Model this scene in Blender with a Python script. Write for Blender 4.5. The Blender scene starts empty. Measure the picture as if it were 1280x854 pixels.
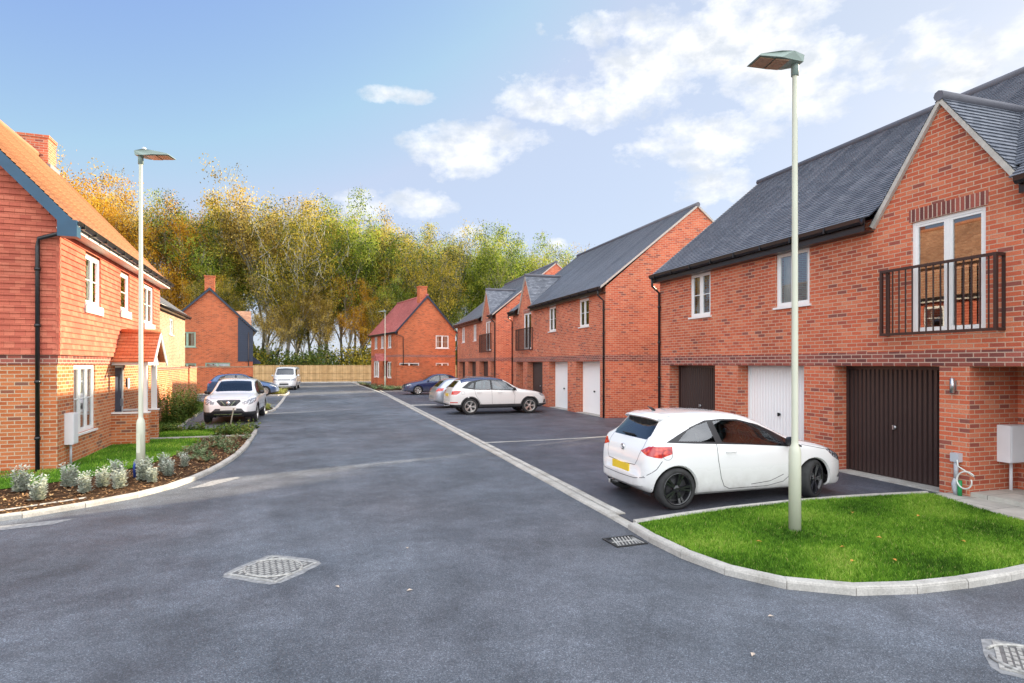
import bpy, bmesh, math, random
import numpy as np
from mathutils import Vector, Matrix
from mathutils.bvhtree import BVHTree
R = math.radians
scn = bpy.context.scene
col = scn.collection
rnd = random.Random(7)

# ---------------------------------------------------------------- materials
def newmat(name):
    m = bpy.data.materials.new(name); m.use_nodes = True
    nt = m.node_tree; nt.nodes.clear()
    out = nt.nodes.new('ShaderNodeOutputMaterial')
    p = nt.nodes.new('ShaderNodeBsdfPrincipled')
    nt.links.new(p.outputs[0], out.inputs[0])
    return m, nt, p, out
def N(nt, t, **kw):
    n = nt.nodes.new('ShaderNode' + t)
    for k, v in kw.items():
        if k.startswith('i_'):
            n.inputs[k[2:].replace('_', ' ')].default_value = v
        else: setattr(n, k, v)
    return n
def L(nt, a, b): nt.links.new(a, b)
def ramp(nt, fac, stops, interp='LINEAR'):
    r = nt.nodes.new('ShaderNodeValToRGB'); r.color_ramp.interpolation = interp
    els = r.color_ramp.elements
    while len(els) < len(stops): els.new(0.5)
    for e, (p, c) in zip(els, stops):
        e.position = p; e.color = (c[0], c[1], c[2], 1) if hasattr(c, '__len__') else (c, c, c, 1)
    if fac is not None: nt.links.new(fac, r.inputs[0])
    return r
def mixc(nt, fac, a, b, mode='MIX'):
    m = nt.nodes.new('ShaderNodeMix'); m.data_type = 'RGBA'; m.blend_type = mode
    for s, v in ((0, fac), (6, a), (7, b)):
        if isinstance(v, bpy.types.NodeSocket): nt.links.new(v, m.inputs[s])
        elif s == 0: m.inputs[0].default_value = v
        else: m.inputs[s].default_value = (v[0], v[1], v[2], 1)
    return m.outputs[2]
def mathn(nt, op, a, b=None, c=None, clamp=False):
    m = nt.nodes.new('ShaderNodeMath'); m.operation = op; m.use_clamp = clamp
    for i, v in enumerate((a, b, c)):
        if v is None: continue
        if isinstance(v, bpy.types.NodeSocket): nt.links.new(v, m.inputs[i])
        else: m.inputs[i].default_value = v
    return m.outputs[0]
def bump(nt, p, h, strength=0.3, dist=0.01):
    b = N(nt, 'Bump'); b.inputs['Strength'].default_value = strength; b.inputs['Distance'].default_value = dist
    L(nt, h, b.inputs['Height']); L(nt, b.outputs[0], p.inputs['Normal'])
def uvn(nt): return N(nt, 'TexCoord').outputs['UV']
def objn(nt): return N(nt, 'TexCoord').outputs['Object']
def noise(nt, vec, scale, detail=3, rough=.5):
    n = N(nt, 'TexNoise'); n.inputs['Scale'].default_value = scale; n.inputs['Detail'].default_value = detail
    n.inputs['Roughness'].default_value = rough
    if vec is not None: L(nt, vec, n.inputs['Vector'])
    return n.outputs[0]
def plain(name, c, rough=.5, metal=0, spec=.5, coat=0, var=0.12, vscale=3.0):
    m, nt, p, o = newmat(name)
    n = noise(nt, objn(nt), vscale, 4)
    a = tuple(x * (1 - var) for x in c); b = tuple(min(1, x * (1 + var)) for x in c)
    L(nt, ramp(nt, n, [(.3, a), (.7, b)]).outputs[0], p.inputs['Base Color'])
    p.inputs['Roughness'].default_value = rough; p.inputs['Metallic'].default_value = metal
    p.inputs['Specular IOR Level'].default_value = spec; p.inputs['Coat Weight'].default_value = coat
    p.inputs['Coat Roughness'].default_value = .04
    return m

def brickmat(name, stops, mortar, w=.225, h=.075, ms=.009, seed=0, bumps=.5):
    m, nt, p, o = newmat(name)
    mp = N(nt, 'Mapping'); mp.inputs['Location'].default_value = (seed * 3.37, seed * .6, 0)
    L(nt, uvn(nt), mp.inputs[0])
    b = N(nt, 'TexBrick'); b.offset = .5
    b.inputs['Color1'].default_value = (0, 0, 0, 1); b.inputs['Color2'].default_value = (1, 1, 1, 1)
    b.inputs['Mortar'].default_value = (.5, .5, .5, 1)
    b.inputs['Scale'].default_value = 1; b.inputs['Mortar Size'].default_value = ms; b.inputs['Mortar Smooth'].default_value = .2
    b.inputs['Brick Width'].default_value = w; b.inputs['Row Height'].default_value = h
    L(nt, mp.outputs[0], b.inputs['Vector'])
    r = ramp(nt, b.outputs['Color'], stops)
    big = ramp(nt, noise(nt, mp.outputs[0], .6, 4), [(.28, .76), (.5, .98), (.72, 1.14)])
    fine = ramp(nt, noise(nt, mp.outputs[0], 45, 3), [(.3, .88), (.7, 1.1)])
    c = mixc(nt, 1, r.outputs[0], big.outputs[0], 'MULTIPLY'); c = mixc(nt, 1, c, fine.outputs[0], 'MULTIPLY')
    mo = mixc(nt, 1, mortar, fine.outputs[0], 'MULTIPLY')
    L(nt, mixc(nt, b.outputs['Fac'], c, mo), p.inputs['Base Color'])
    p.inputs['Roughness'].default_value = .88; p.inputs['Specular IOR Level'].default_value = .25
    inv = mathn(nt, 'SUBTRACT', 1, b.outputs['Fac'])
    hh = mathn(nt, 'ADD', inv, mathn(nt, 'MULTIPLY', noise(nt, mp.outputs[0], 60, 2), .4))
    bump(nt, p, hh, bumps, .008)
    return m
RED = [(0, (.26, .09, .07)), (.06, (.36, .09, .06)), (.12, (.5, .115, .062)), (.5, (.58, .14, .068)), (.8, (.62, .17, .085)), (1, (.64, .22, .12))]
DARKRED = [(0, (.16, .06, .055)), (.5, (.28, .08, .06)), (1, (.38, .11, .08))]
ORANGE = [(0, (.22, .1, .07)), (.08, (.3, .1, .055)), (.18, (.46, .12, .04)), (.6, (.54, .16, .055)), (1, (.6, .22, .09))]
YELLOW = [(0, (.24, .15, .11)), (.5, (.33, .215, .155)), (1, (.41, .28, .2))]
M = {}
M['brick'] = brickmat('red_brick', RED, (.56, .38, .27), ms=.008)
M['brick_far'] = brickmat('red_brick_plain', [(0, (.32, .08, .04)), (.3, (.52, .11, .04)), (1, (.62, .155, .06))], (.52, .3, .18), ms=.007)
M['brick_orange'] = brickmat('orange_brick', ORANGE, (.54, .4, .27), seed=2)
M['brick_yellow'] = brickmat('buff_brick', YELLOW, (.55, .42, .26), seed=3)
M['brick_band'] = brickmat('dark_band_brick', DARKRED, (.52, .36, .28), seed=1)
M['soldier'] = brickmat('soldier_brick', DARKRED, (.6, .46, .36), w=.075, h=.5, seed=4)
M['tile_hung'] = brickmat('tile_hanging', [(0, (.46, .115, .075)), (.5, (.54, .145, .09)), (1, (.6, .185, .115))], (.27, .07, .04), w=.17, h=.115, ms=.003, seed=5, bumps=.3)

def tilemat(name, stops, dark, rough=.55, w=.17, h=.1, spec=.4):
    m = brickmat(name, stops, dark, w=w, h=h, ms=.0035, seed=6, bumps=.25)
    p = [n for n in m.node_tree.nodes if n.type == 'BSDF_PRINCIPLED'][0]
    p.inputs['Roughness'].default_value = rough; p.inputs['Specular IOR Level'].default_value = spec
    return m
M['roof_grey'] = tilemat('blue_grey_roof_tile', [(0, (.1, .115, .145)), (.5, (.155, .17, .205)), (1, (.23, .245, .28))], (.02, .022, .035), rough=.38, spec=.7)
M['roof_grey_sheen'] = tilemat('sheen_grey_roof_tile', [(0, (.14, .165, .2)), (.5, (.19, .215, .26)), (1, (.25, .275, .32))], (.05, .055, .07), rough=.33, spec=.8)  # grey tile again, lightened: sky sheen put into its colour
M['roof_orange'] = tilemat('orange_roof_tile', [(0, (.34, .17, .1)), (.5, (.44, .235, .135)), (1, (.52, .3, .18))], (.16, .08, .05))
M['roof_red'] = tilemat('pink_red_roof_tile', [(0, (.36, .09, .08)), (.5, (.46, .13, .12)), (1, (.52, .18, .16))], (.15, .05, .05))
M['roof_porch'] = tilemat('porch_roof_tile', [(0, (.5, .13, .05)), (.5, (.56, .16, .06)), (1, (.6, .2, .09))], (.16, .05, .03))
M['verge'] = plain('mortar_verge', (.5, .47, .42), .9, vscale=12)
M['ridge_grey'] = plain('grey_ridge_tile', (.13, .13, .15), .6)
M['ridge_orange'] = plain('orange_ridge_tile', (.4, .16, .08), .7)
M['white'] = plain('white_upvc', (.82, .82, .8), .3, var=.03)
M['whitedoor'] = plain('white_garage_paint', (.88, .88, .87), .35, var=.015, vscale=1)
M['browndoor'] = plain('dark_brown_garage_paint', (.045, .028, .026), .35, var=.1, vscale=1)
M['rail'] = plain('brown_metal_rail', (.032, .018, .017), .35, var=.1)
M['black'] = plain('black_plastic_gutter', (.012, .012, .014), .3, var=.2)
M['navy'] = plain('dark_blue_bargeboard', (.015, .07, .13), .4, var=.1)
M['darknavy'] = plain('dark_navy_bargeboard', (.012, .03, .055), .4, var=.1)
M['cladding'] = plain('navy_cladding', (.012, .022, .05), .5, var=.1)
M['soffit'] = plain('white_soffit', (.7, .68, .62), .5, var=.04)
M['greenframe'] = plain('sage_green_frame', (.32, .46, .36), .4, var=.04)
M['concrete'] = plain('kerb_concrete', (.46, .44, .4), .85, var=.2, vscale=6)
M['slab'] = None
M['lead'] = plain('lead_flashing', (.2, .22, .24), .5)
M['curtain'] = plain('pale_curtain', (.7, .66, .6), .9, var=.08, vscale=8)
M['blind'] = plain('grey_blind', (.4, .38, .36), .8, var=.1, vscale=8)
M['meter'] = plain('white_meter_box', (.74, .74, .76), .4, var=.04)
M['greypipe'] = plain('grey_conduit', (.5, .52, .56), .4, var=.05)
M['greenpipe'] = plain('green_duct', (.02, .28, .08), .4, var=.05)
M['hose'] = plain('white_hose', (.75, .76, .7), .4, var=.05)
M['steel'] = plain('brushed_steel', (.55, .55, .56), .3, metal=.9)
M['lamp_pole'] = plain('pale_green_column_paint', (.6, .61, .48), .45, var=.05, vscale=2)
M['lamp_head'] = plain('green_lantern_paint', (.27, .35, .31), .4, var=.06)
M['lamp_glass'] = plain('lantern_glass', (.35, .22, .14), .2, var=.2, vscale=20)
M['iron'] = plain('cast_iron_worn', (.42, .41, .38), .55, metal=.2, var=.3, vscale=30)
M['ironmid'] = plain('cast_iron_recess', (.16, .155, .15), .6, metal=.2, var=.3, vscale=30)
M['ironblack'] = plain('cast_iron_dark', (.035, .034, .033), .6, metal=.3, var=.3, vscale=20)
M['fence'] = None
M['blue'] = plain('blue_plastic', (.02, .06, .3), .5)

def glassmat(name, tint, refl, trans=True):
    m, nt, p, o = newmat(name)
    nt.nodes.remove(p)
    g = N(nt, 'BsdfGlossy'); g.inputs['Roughness'].default_value = .015; g.inputs['Color'].default_value = (.95, .97, 1, 1)
    t = N(nt, 'BsdfTransparent'); t.inputs[0].default_value = (*tint, 1)
    fr = N(nt, 'Fresnel'); fr.inputs['IOR'].default_value = 1.5
    f = mathn(nt, 'ADD', mathn(nt, 'MULTIPLY', fr.outputs[0], 1.3 if refl > .1 else .9), refl, clamp=True)
    # very faint unevenness of real panes
    b = N(nt, 'Bump'); b.inputs['Strength'].default_value = .03; b.inputs['Distance'].default_value = .02
    L(nt, noise(nt, objn(nt), 1.6, 1), b.inputs['Height']); L(nt, b.outputs[0], g.inputs['Normal'])
    mx = N(nt, 'MixShader'); L(nt, f, mx.inputs[0]); L(nt, t.outputs[0], mx.inputs[1]); L(nt, g.outputs[0], mx.inputs[2])
    L(nt, mx.outputs[0], o.inputs[0])
    return m
M['glass'] = glassmat('window_glass', (.7, .74, .74), .16)
M['carglass'] = glassmat('car_glass', (.34, .45, .46), .1)

def asphalt(name, lo, hi, speck, scale=1.0, patch=None):
    m, nt, p, o = newmat(name)
    v = objn(nt)
    vo = N(nt, 'TexVoronoi'); vo.inputs['Scale'].default_value = 130 * scale; L(nt, v, vo.inputs['Vector'])
    sp = ramp(nt, N(nt, 'SeparateColor').outputs[0], [(0, 0), (1, 1)])
    sc = [n for n in nt.nodes if n.type == 'SEPARATE_COLOR'][0]; L(nt, vo.outputs['Color'], sc.inputs[0])
    stones = ramp(nt, sc.outputs[0], [(0, lo), (.6, hi), (.85, tuple(x * 1.3 for x in hi)), (.97, speck)])
    fine = ramp(nt, noise(nt, v, 240 * scale, 2), [(.35, .55), (.65, 1.4)])
    mid = ramp(nt, noise(nt, v, 1.3, 6, .6), [(.32, .68), (.68, 1.3)])
    big = ramp(nt, noise(nt, v, .22, 4, .55), [(.35, .66), (.65, 1.26)])
    c = mixc(nt, 1, stones.outputs[0], fine.outputs[0], 'MULTIPLY')
    c = mixc(nt, 1, c, mid.outputs[0], 'MULTIPLY'); c = mixc(nt, 1, c, big.outputs[0], 'MULTIPLY')
    # dusty pale tyre-polished streaks along the road
    mp = N(nt, 'Mapping'); mp.inputs['Scale'].default_value = (1.1, .09, 1); L(nt, v, mp.inputs[0])
    st = ramp(nt, noise(nt, mp.outputs[0], .9, 5, .6), [(.5, 0), (.75, .45)])
    c = mixc(nt, st.outputs[0], c, mixc(nt, 1, c, (1.7, 1.65, 1.6), 'MULTIPLY'))
    wm = ramp(nt, noise(nt, v, .16, 3), [(.45, (1, 1, 1)), (.65, (1.12, 1.0, .95))])
    c = mixc(nt, 1, c, wm.outputs[0], 'MULTIPLY')
    gr = ramp(nt, noise(nt, v, 5, 6, .7), [(.3, .8), (.5, 1.0), (.72, 1.22)])
    c = mixc(nt, 1, c, gr.outputs[0], 'MULTIPLY')
    L(nt, c, p.inputs['Base Color'])
    L(nt, ramp(nt, noise(nt, v, .5, 4), [(.3, .48), (.7, .72)]).outputs[0], p.inputs['Roughness'])
    p.inputs['Specular IOR Level'].default_value = .7
    bump(nt, p, mathn(nt, 'ADD', vo.outputs['Distance'], noise(nt, v, 240 * scale, 2)), .6, .006)
    return m
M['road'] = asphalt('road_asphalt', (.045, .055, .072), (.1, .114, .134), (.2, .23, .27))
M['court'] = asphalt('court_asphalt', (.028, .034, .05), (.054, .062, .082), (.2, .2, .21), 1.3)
M['pathasphalt'] = M['court']

def grassmat(name, a, b, c3):
    m, nt, p, o = newmat(name)
    v = objn(nt)
    n1 = noise(nt, v, 1.2, 5, .6); n2 = noise(nt, v, 40, 3)
    c = mixc(nt, n1, a, b); c = mixc(nt, ramp(nt, n2, [(.4, 0), (.7, .6)]).outputs[0], c, c3)
    L(nt, c, p.inputs['Base Color']); p.inputs['Roughness'].default_value = .9; p.inputs['Specular IOR Level'].default_value = .1
    bump(nt, p, n2, .8, .03)
    return m
M['grass_base'] = grassmat('lawn_turf', (.06, .16, .012), (.1, .24, .02), (.05, .1, .012))
M['field'] = grassmat('field_soil', (.05, .08, .02), (.09, .08, .04), (.05, .04, .02))
M['mulch'] = grassmat('bark_mulch_soil', (.05, .03, .018), (.11, .06, .03), (.025, .015, .01))
def attr_mat(name, stops, rough=.7, transl=.25, spec=.2):
    m, nt, p, o = newmat(name)
    a = N(nt, 'Attribute'); a.attribute_name = 'tint'
    r = ramp(nt, a.outputs['Fac'], stops)
    L(nt, r.outputs[0], p.inputs['Base Color']); p.inputs['Roughness'].default_value = rough
    p.inputs['Specular IOR Level'].default_value = spec
    if transl:
        t = N(nt, 'BsdfTranslucent'); L(nt, r.outputs[0], t.inputs[0])
        mx = N(nt, 'MixShader'); mx.inputs[0].default_value = transl
        L(nt, p.outputs[0], mx.inputs[1]); L(nt, t.outputs[0], mx.inputs[2]); L(nt, mx.outputs[0], o.inputs[0])
    return m
M['blades'] = attr_mat('grass_blades', [(0, (.035, .09, .008)), (.3, (.1, .24, .018)), (.6, (.2, .39, .03)), (.85, (.36, .52, .07)), (1, (.55, .5, .18))])
M['silver'] = attr_mat('silver_leaf', [(0, (.24, .28, .23)), (.5, (.5, .54, .46)), (1, (.72, .72, .6))], .8, .15)
M['shrubgreen'] = attr_mat('shrub_leaf', [(0, (.035, .075, .015)), (.5, (.1, .17, .03)), (.85, (.2, .26, .05)), (1, (.4, .3, .06))])
M['coverleaf'] = attr_mat('ground_cover_leaf', [(0, (.06, .12, .04)), (.5, (.18, .26, .12)), (.8, (.34, .36, .22)), (1, (.28, .12, .05))])
M['yellowplant'] = attr_mat('yellow_plant_leaf', [(0, (.12, .17, .03)), (.5, (.32, .34, .08)), (1, (.55, .5, .2))])
M['chips'] = attr_mat('bark_chips', [(0, (.05, .025, .012)), (.5, (.2, .1, .045)), (.85, (.38, .22, .1)), (1, (.55, .38, .2))], .8, 0)
M['crown_gold'] = attr_mat('gold_leaves', [(0, (.24, .11, .01)), (.3, (.6, .28, .015)), (.7, (.78, .46, .03)), (1, (.8, .62, .1))], .6, .35)
M['crown_rust'] = attr_mat('rust_leaves', [(0, (.12, .09, .02)), (.3, (.48, .32, .045)), (.65, (.7, .5, .1)), (1, (.74, .6, .24))], .6, .35)
M['crown_olive'] = attr_mat('olive_leaves', [(0, (.05, .065, .012)), (.35, (.24, .23, .035)), (.65, (.55, .42, .045)), (1, (.7, .52, .08))], .6, .35)
M['crown_green'] = attr_mat('yellow_green_leaves', [(0, (.04, .08, .01)), (.35, (.19, .28, .025)), (.7, (.45, .5, .06)), (1, (.66, .6, .13))], .6, .35)
M['bush_dark'] = attr_mat('dark_undergrowth_leaves', [(0, (.035, .06, .012)), (.45, (.1, .15, .025)), (.8, (.28, .26, .05)), (1, (.5, .36, .06))], .6, .25)
M['bark'] = plain('beech_bark', (.27, .25, .19), .9, var=.35, vscale=2.5)
M['barkpale'] = plain('pale_birch_bark', (.6, .57, .5), .9, var=.3, vscale=2.5)
M['leaf_dry'] = plain('dry_leaf', (.55, .45, .36), .7)
M['leaf_fallen'] = plain('fallen_leaf', (.62, .28, .05), .7)

def fencemat():
    m, nt, p, o = newmat('timber_fence')
    v = uvn(nt)
    b = N(nt, 'TexBrick'); b.offset = 0; b.inputs['Color1'].default_value = (0, 0, 0, 1); b.inputs['Color2'].default_value = (1, 1, 1, 1)
    b.inputs['Mortar Size'].default_value = .008; b.inputs['Brick Width'].default_value = .12; b.inputs['Row Height'].default_value = 5; b.inputs['Scale'].default_value = 1
    L(nt, v, b.inputs['Vector'])
    c = ramp(nt, b.outputs['Color'], [(0, (.5, .31, .13)), (1, (.66, .44, .21))])
    g = ramp(nt, noise(nt, v, 2, 4), [(.3, .8), (.7, 1.15)])
    cc = mixc(nt, 1, c.outputs[0], g.outputs[0], 'MULTIPLY')
    L(nt, mixc(nt, b.outputs['Fac'], cc, (.12, .07, .03)), p.inputs['Base Color']); p.inputs['Roughness'].default_value = .85
    return m
M['fence'] = fencemat()
def slabmat():
    m, nt, p, o = newmat('paving_slabs')
    v = uvn(nt)
    b = N(nt, 'TexBrick'); b.offset = .5; b.inputs['Color1'].default_value = (.44, .42, .37, 1); b.inputs['Color2'].default_value = (.56, .53, .46, 1)
    b.inputs['Mortar'].default_value = (.2, .19, .16, 1); b.inputs['Mortar Size'].default_value = .006
    b.inputs['Brick Width'].default_value = .6; b.inputs['Row Height'].default_value = .6; b.inputs['Scale'].default_value = 1
    L(nt, v, b.inputs['Vector'])
    st = ramp(nt, noise(nt, v, 2.2, 5, .65), [(.3, .7), (.7, 1.15)])
    L(nt, mixc(nt, 1, b.outputs['Color'], st.outputs[0], 'MULTIPLY'), p.inputs['Base Color']); p.inputs['Roughness'].default_value = .85
    return m
M['slab'] = slabmat()
def kerbmat():
    m, nt, p, o = newmat('kerb_stone')
    v = objn(nt)
    g = ramp(nt, noise(nt, v, 60, 3), [(.3, .82), (.7, 1.12)]); d = ramp(nt, noise(nt, v, 2.5, 5, .7), [(.25, (.28, .26, .22)), (.5, (.44, .42, .38)), (.75, (.58, .56, .51))])
    L(nt, mixc(nt, 1, d.outputs[0], g.outputs[0], 'MULTIPLY'), p.inputs['Base Color']); p.inputs['Roughness'].default_value = .88
    bump(nt, p, noise(nt, v, 90, 3), .3, .004)
    return m
M['kerb'] = kerbmat()
M['grout_sun'] = plain('grout_sun_patch', (.26, .26, .26), .85, var=.3, vscale=18)  # grout round the covers; also the painted sunlight patches on the road

# ---------------------------------------------------------------- mesh builder
class MB:
    def __init__(s): s.v = []; s.f = []; s.uv = {}; s.sm = set()
    def face(s, pts, smooth=False, uv=None):
        i = len(s.v); s.v += [tuple(p) for p in pts]; s.f.append(tuple(range(i, i + len(pts))))
        if smooth: s.sm.add(len(s.f) - 1)
        if uv: s.uv[len(s.f) - 1] = uv
        return s
    def box(s, x0, x1, y0, y1, z0, z1):
        i = len(s.v)
        s.v += [(x0, y0, z0), (x1, y0, z0), (x1, y1, z0), (x0, y1, z0), (x0, y0, z1), (x1, y0, z1), (x1, y1, z1), (x0, y1, z1)]
        for q in ((0, 3, 2, 1), (4, 5, 6, 7), (0, 1, 5, 4), (1, 2, 6, 5), (2, 3, 7, 6), (3, 0, 4, 7)):
            s.f.append(tuple(i + k for k in q))
        return s
    def prism(s, poly, ext, ax='y'):   # poly: 2D points, extruded between ext[0], ext[1] along ax
        def P(a, b, e): return {'y': (a, e, b), 'x': (e, a, b), 'z': (a, b, e)}[ax]
        n = len(poly); i = len(s.v)
        s.v += [P(a, b, ext[0]) for a, b in poly] + [P(a, b, ext[1]) for a, b in poly]
        s.f.append(tuple(range(i, i + n))[::-1]); s.f.append(tuple(range(i + n, i + 2 * n)))
        for k in range(n): s.f.append((i + k, i + (k + 1) % n, i + n + (k + 1) % n, i + n + k))
        return s
    def tube(s, pts, r, n=8, cap=True, smooth=True):
        pts = [Vector(p) for p in pts]; rs = r if hasattr(r, '__len__') else [r] * len(pts)
        base = len(s.v); up = Vector((0, 0, 1)); prev = None
        for k, p in enumerate(pts):
            d = (pts[min(k + 1, len(pts) - 1)] - pts[max(k - 1, 0)]).normalized()
            if prev is None:
                a = d.cross(up)
                if a.length < .05: a = d.cross(Vector((1, 0, 0)))
            else: a = prev - d * prev.dot(d)
            a.normalize(); prev = a; b = d.cross(a)
            for j in range(n):
                t = 2 * math.pi * j / n
                s.v.append(tuple(p + (a * math.cos(t) + b * math.sin(t)) * rs[k]))
        for k in range(len(pts) - 1):
            for j in range(n):
                j2 = (j + 1) % n
                s.f.append((base + k * n + j, base + k * n + j2, base + (k + 1) * n + j2, base + (k + 1) * n + j))
                if smooth: s.sm.add(len(s.f) - 1)
        if cap:
            s.f.append(tuple(base + j for j in range(n))[::-1]); e = base + (len(pts) - 1) * n
            s.f.append(tuple(e + j for j in range(n)))
        return s
    def lathe(s, prof, n=32, ax='z', c=(0, 0, 0), close=False, smooth=True):  # prof: (r, h)
        base = len(s.v)
        for r, h in prof:
            for j in range(n):
                t = 2 * math.pi * j / n; a, b = r * math.cos(t), r * math.sin(t)
                q = {'z': (a, b, h), 'y': (a, h, b), 'x': (h, a, b)}[ax]
                s.v.append((q[0] + c[0], q[1] + c[1], q[2] + c[2]))
        m = len(prof)
        for k in range(m if close else m - 1):
            for j in range(n):
                j2 = (j + 1) % n; k2 = (k + 1) % m
                s.f.append((base + k * n + j, base + k * n + j2, base + k2 * n + j2, base + k2 * n + j))
                if smooth: s.sm.add(len(s.f) - 1)
        return s
    def build(s, name, mat, parent=None, loc=None, rot=None, weld=False, fixn=True):
        me = bpy.data.meshes.new(name); me.from_pydata(s.v, [], s.f)
        bm = bmesh.new(); bm.from_mesh(me)
        if weld: bmesh.ops.remove_doubles(bm, verts=bm.verts, dist=1e-4)
        if fixn: bmesh.ops.recalc_face_normals(bm, faces=bm.faces)
        uvl = bm.loops.layers.uv.new('UVMap')
        for f in bm.faces:
            nrm = f.normal
            if f.index in s.uv and not weld:
                pass
            if abs(nrm.z) > .97:
                for l in f.loops: l[uvl].uv = (l.vert.co.x, l.vert.co.y)
            else:
                t = Vector((-nrm.y, nrm.x, 0)).normalized()
                if abs(t.x) > abs(t.y): t = t if t.x > 0 else -t
                else: t = t if t.y > 0 else -t
                w = nrm.cross(t)
                if w.z < 0: w = -w
                for l in f.loops: l[uvl].uv = (l.vert.co.dot(t), l.vert.co.dot(w))
        bm.to_mesh(me); bm.free()
        if s.sm and not weld:
            fl = [False] * len(me.polygons)
            for k in s.sm: fl[k] = True
            me.polygons.foreach_set('use_smooth', fl)
        o = bpy.data.objects.new(name, me); col.objects.link(o)
        if mat: me.materials.append(M[mat] if isinstance(mat, str) else mat)
        if parent: o.parent = parent
        if loc: o.location = loc
        if rot: o.rotation_euler = rot
        return o
def tag(o, label=None, cat=None, group=None, kind=None):
    if label: o['label'] = label
    if cat: o['category'] = cat
    if group: o['group'] = group
    if kind: o['kind'] = kind
    return o
def empty(name, loc, rz=0, label=None, cat=None, group=None):
    o = bpy.data.objects.new(name, None); col.objects.link(o); o.location = loc; o.rotation_euler = (0, 0, rz)
    o.empty_display_size = .2
    return tag(o, label, cat, group)
def copy_tree(o, parent=None):
    c = o.copy(); col.objects.link(c); c.parent = parent
    for ch in [x for x in bpy.data.objects if x.parent == o]: copy_tree(ch, c)
    return c
def quadmesh(name, V, F, tint, mat, parent=None, loc=None, smooth=False):
    me = bpy.data.meshes.new(name); me.from_pydata(V, [], F)
    a = me.attributes.new('tint', 'FLOAT', 'FACE'); a.data.foreach_set('value', tint)
    me.materials.append(M[mat])
    o = bpy.data.objects.new(name, me); col.objects.link(o)
    if parent: o.parent = parent
    if loc: o.location = loc
    return o
# ---------------------------------------------------------------- house pieces (local frame: facade along +x at y=0, house behind it at +y)
def wall_grid(mb, f, a0, a1, z0, z1, ops=()):
    xs = sorted({a0, a1} | {v for o in ops for v in o[:2]}); zs = sorted({z0, z1} | {v for o in ops for v in o[2:4]})
    xs = [x for x in xs if a0 <= x <= a1]; zs = [z for z in zs if z0 <= z <= z1]
    for i in range(len(xs) - 1):
        for j in range(len(zs) - 1):
            cx, cz = (xs[i] + xs[i + 1]) / 2, (zs[j] + zs[j + 1]) / 2
            if any(o[0] < cx < o[1] and o[2] < cz < o[3] for o in ops): continue
            mb.face([f(xs[i], zs[j], 0), f(xs[i + 1], zs[j], 0), f(xs[i + 1], zs[j + 1], 0), f(xs[i], zs[j + 1], 0)])
    for o in ops:
        x0, x1, b, t, d = o
        mb.face([f(x0, b, 0), f(x0, t, 0), f(x0, t, d), f(x0, b, d)])
        mb.face([f(x1, b, 0), f(x1, t, 0), f(x1, t, d), f(x1, b, d)])
        mb.face([f(x0, t, 0), f(x1, t, 0), f(x1, t, d), f(x0, t, d)])
        if b > z0: mb.face([f(x0, b, 0), f(x1, b, 0), f(x1, b, d), f(x0, b, d)])
def slope(mb, x0, x1, y0, z0, y1, z1, gauge=.1, t=.022, cut=None, flip=False):
    """tile courses climbing from eave (y0,z0) to ridge (y1,z1); cut=(xa,xb,ylim): courses lower than ylim skip xa..xb"""
    dy, dz = y1 - y0, z1 - z0; S = math.hypot(dy, dz); n = max(1, round(S / gauge)); ny, nz = -dz / S, abs(dy) / S
    if dy < 0: ny = dz / S
    for i in range(n):
        a, b = i / n, (i + 1) / n
        ya, za, yb, zb = y0 + dy * a, z0 + dz * a, y0 + dy * b, z0 + dz * b
        runs = [(x0, x1)]
        if cut and (ya < cut[2]): runs = [(x0, cut[0]), (cut[1], x1)]
        for (p, q) in runs:
            if q - p < .02: continue
            g = gauge
            mb.face([(p, ya + ny * t, za + nz * t), (q, ya + ny * t, za + nz * t), (q, yb + ny * .003, zb + nz * .003), (p, yb + ny * .003, zb + nz * .003)],
                    uv=[(p, i * g + .004), (q, i * g + .004), (q, (i + 1) * g), (p, (i + 1) * g)])
            mb.face([(p, ya, za), (q, ya, za), (q, ya + ny * t, za + nz * t), (p, ya + ny * t, za + nz * t)],
                    uv=[(p, i * g + .01), (q, i * g + .01), (q, i * g + .02), (p, i * g + .02)])
    # underside
    for (p, q, ys) in ([(x0, x1, None)] if not cut else [(x0, cut[0], None), (cut[1], x1, None)]):
        mb.face([(p, y0, z0 - .004), (q, y0, z0 - .004), (q, y1, z1 - .004), (p, y1, z1 - .004)])
def downpipe(parent, pts, r=.036, mat='black'):
    m = MB(); m.tube(pts, r, 8)
    for k in range(len(pts) - 1):
        a, b = Vector(pts[k]), Vector(pts[k + 1])
        if abs(b.z - a.z) > 1.5:
            nn = int(abs(b.z - a.z) / 1.1) + 1
            for i in range(nn):
                p = a.lerp(b, (i + .4) / nn); m.tube([p - Vector((0, 0, .03)), p + Vector((0, 0, .03))], r * 1.35, 8)
    return m.build('downpipe', mat, parent)
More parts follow.
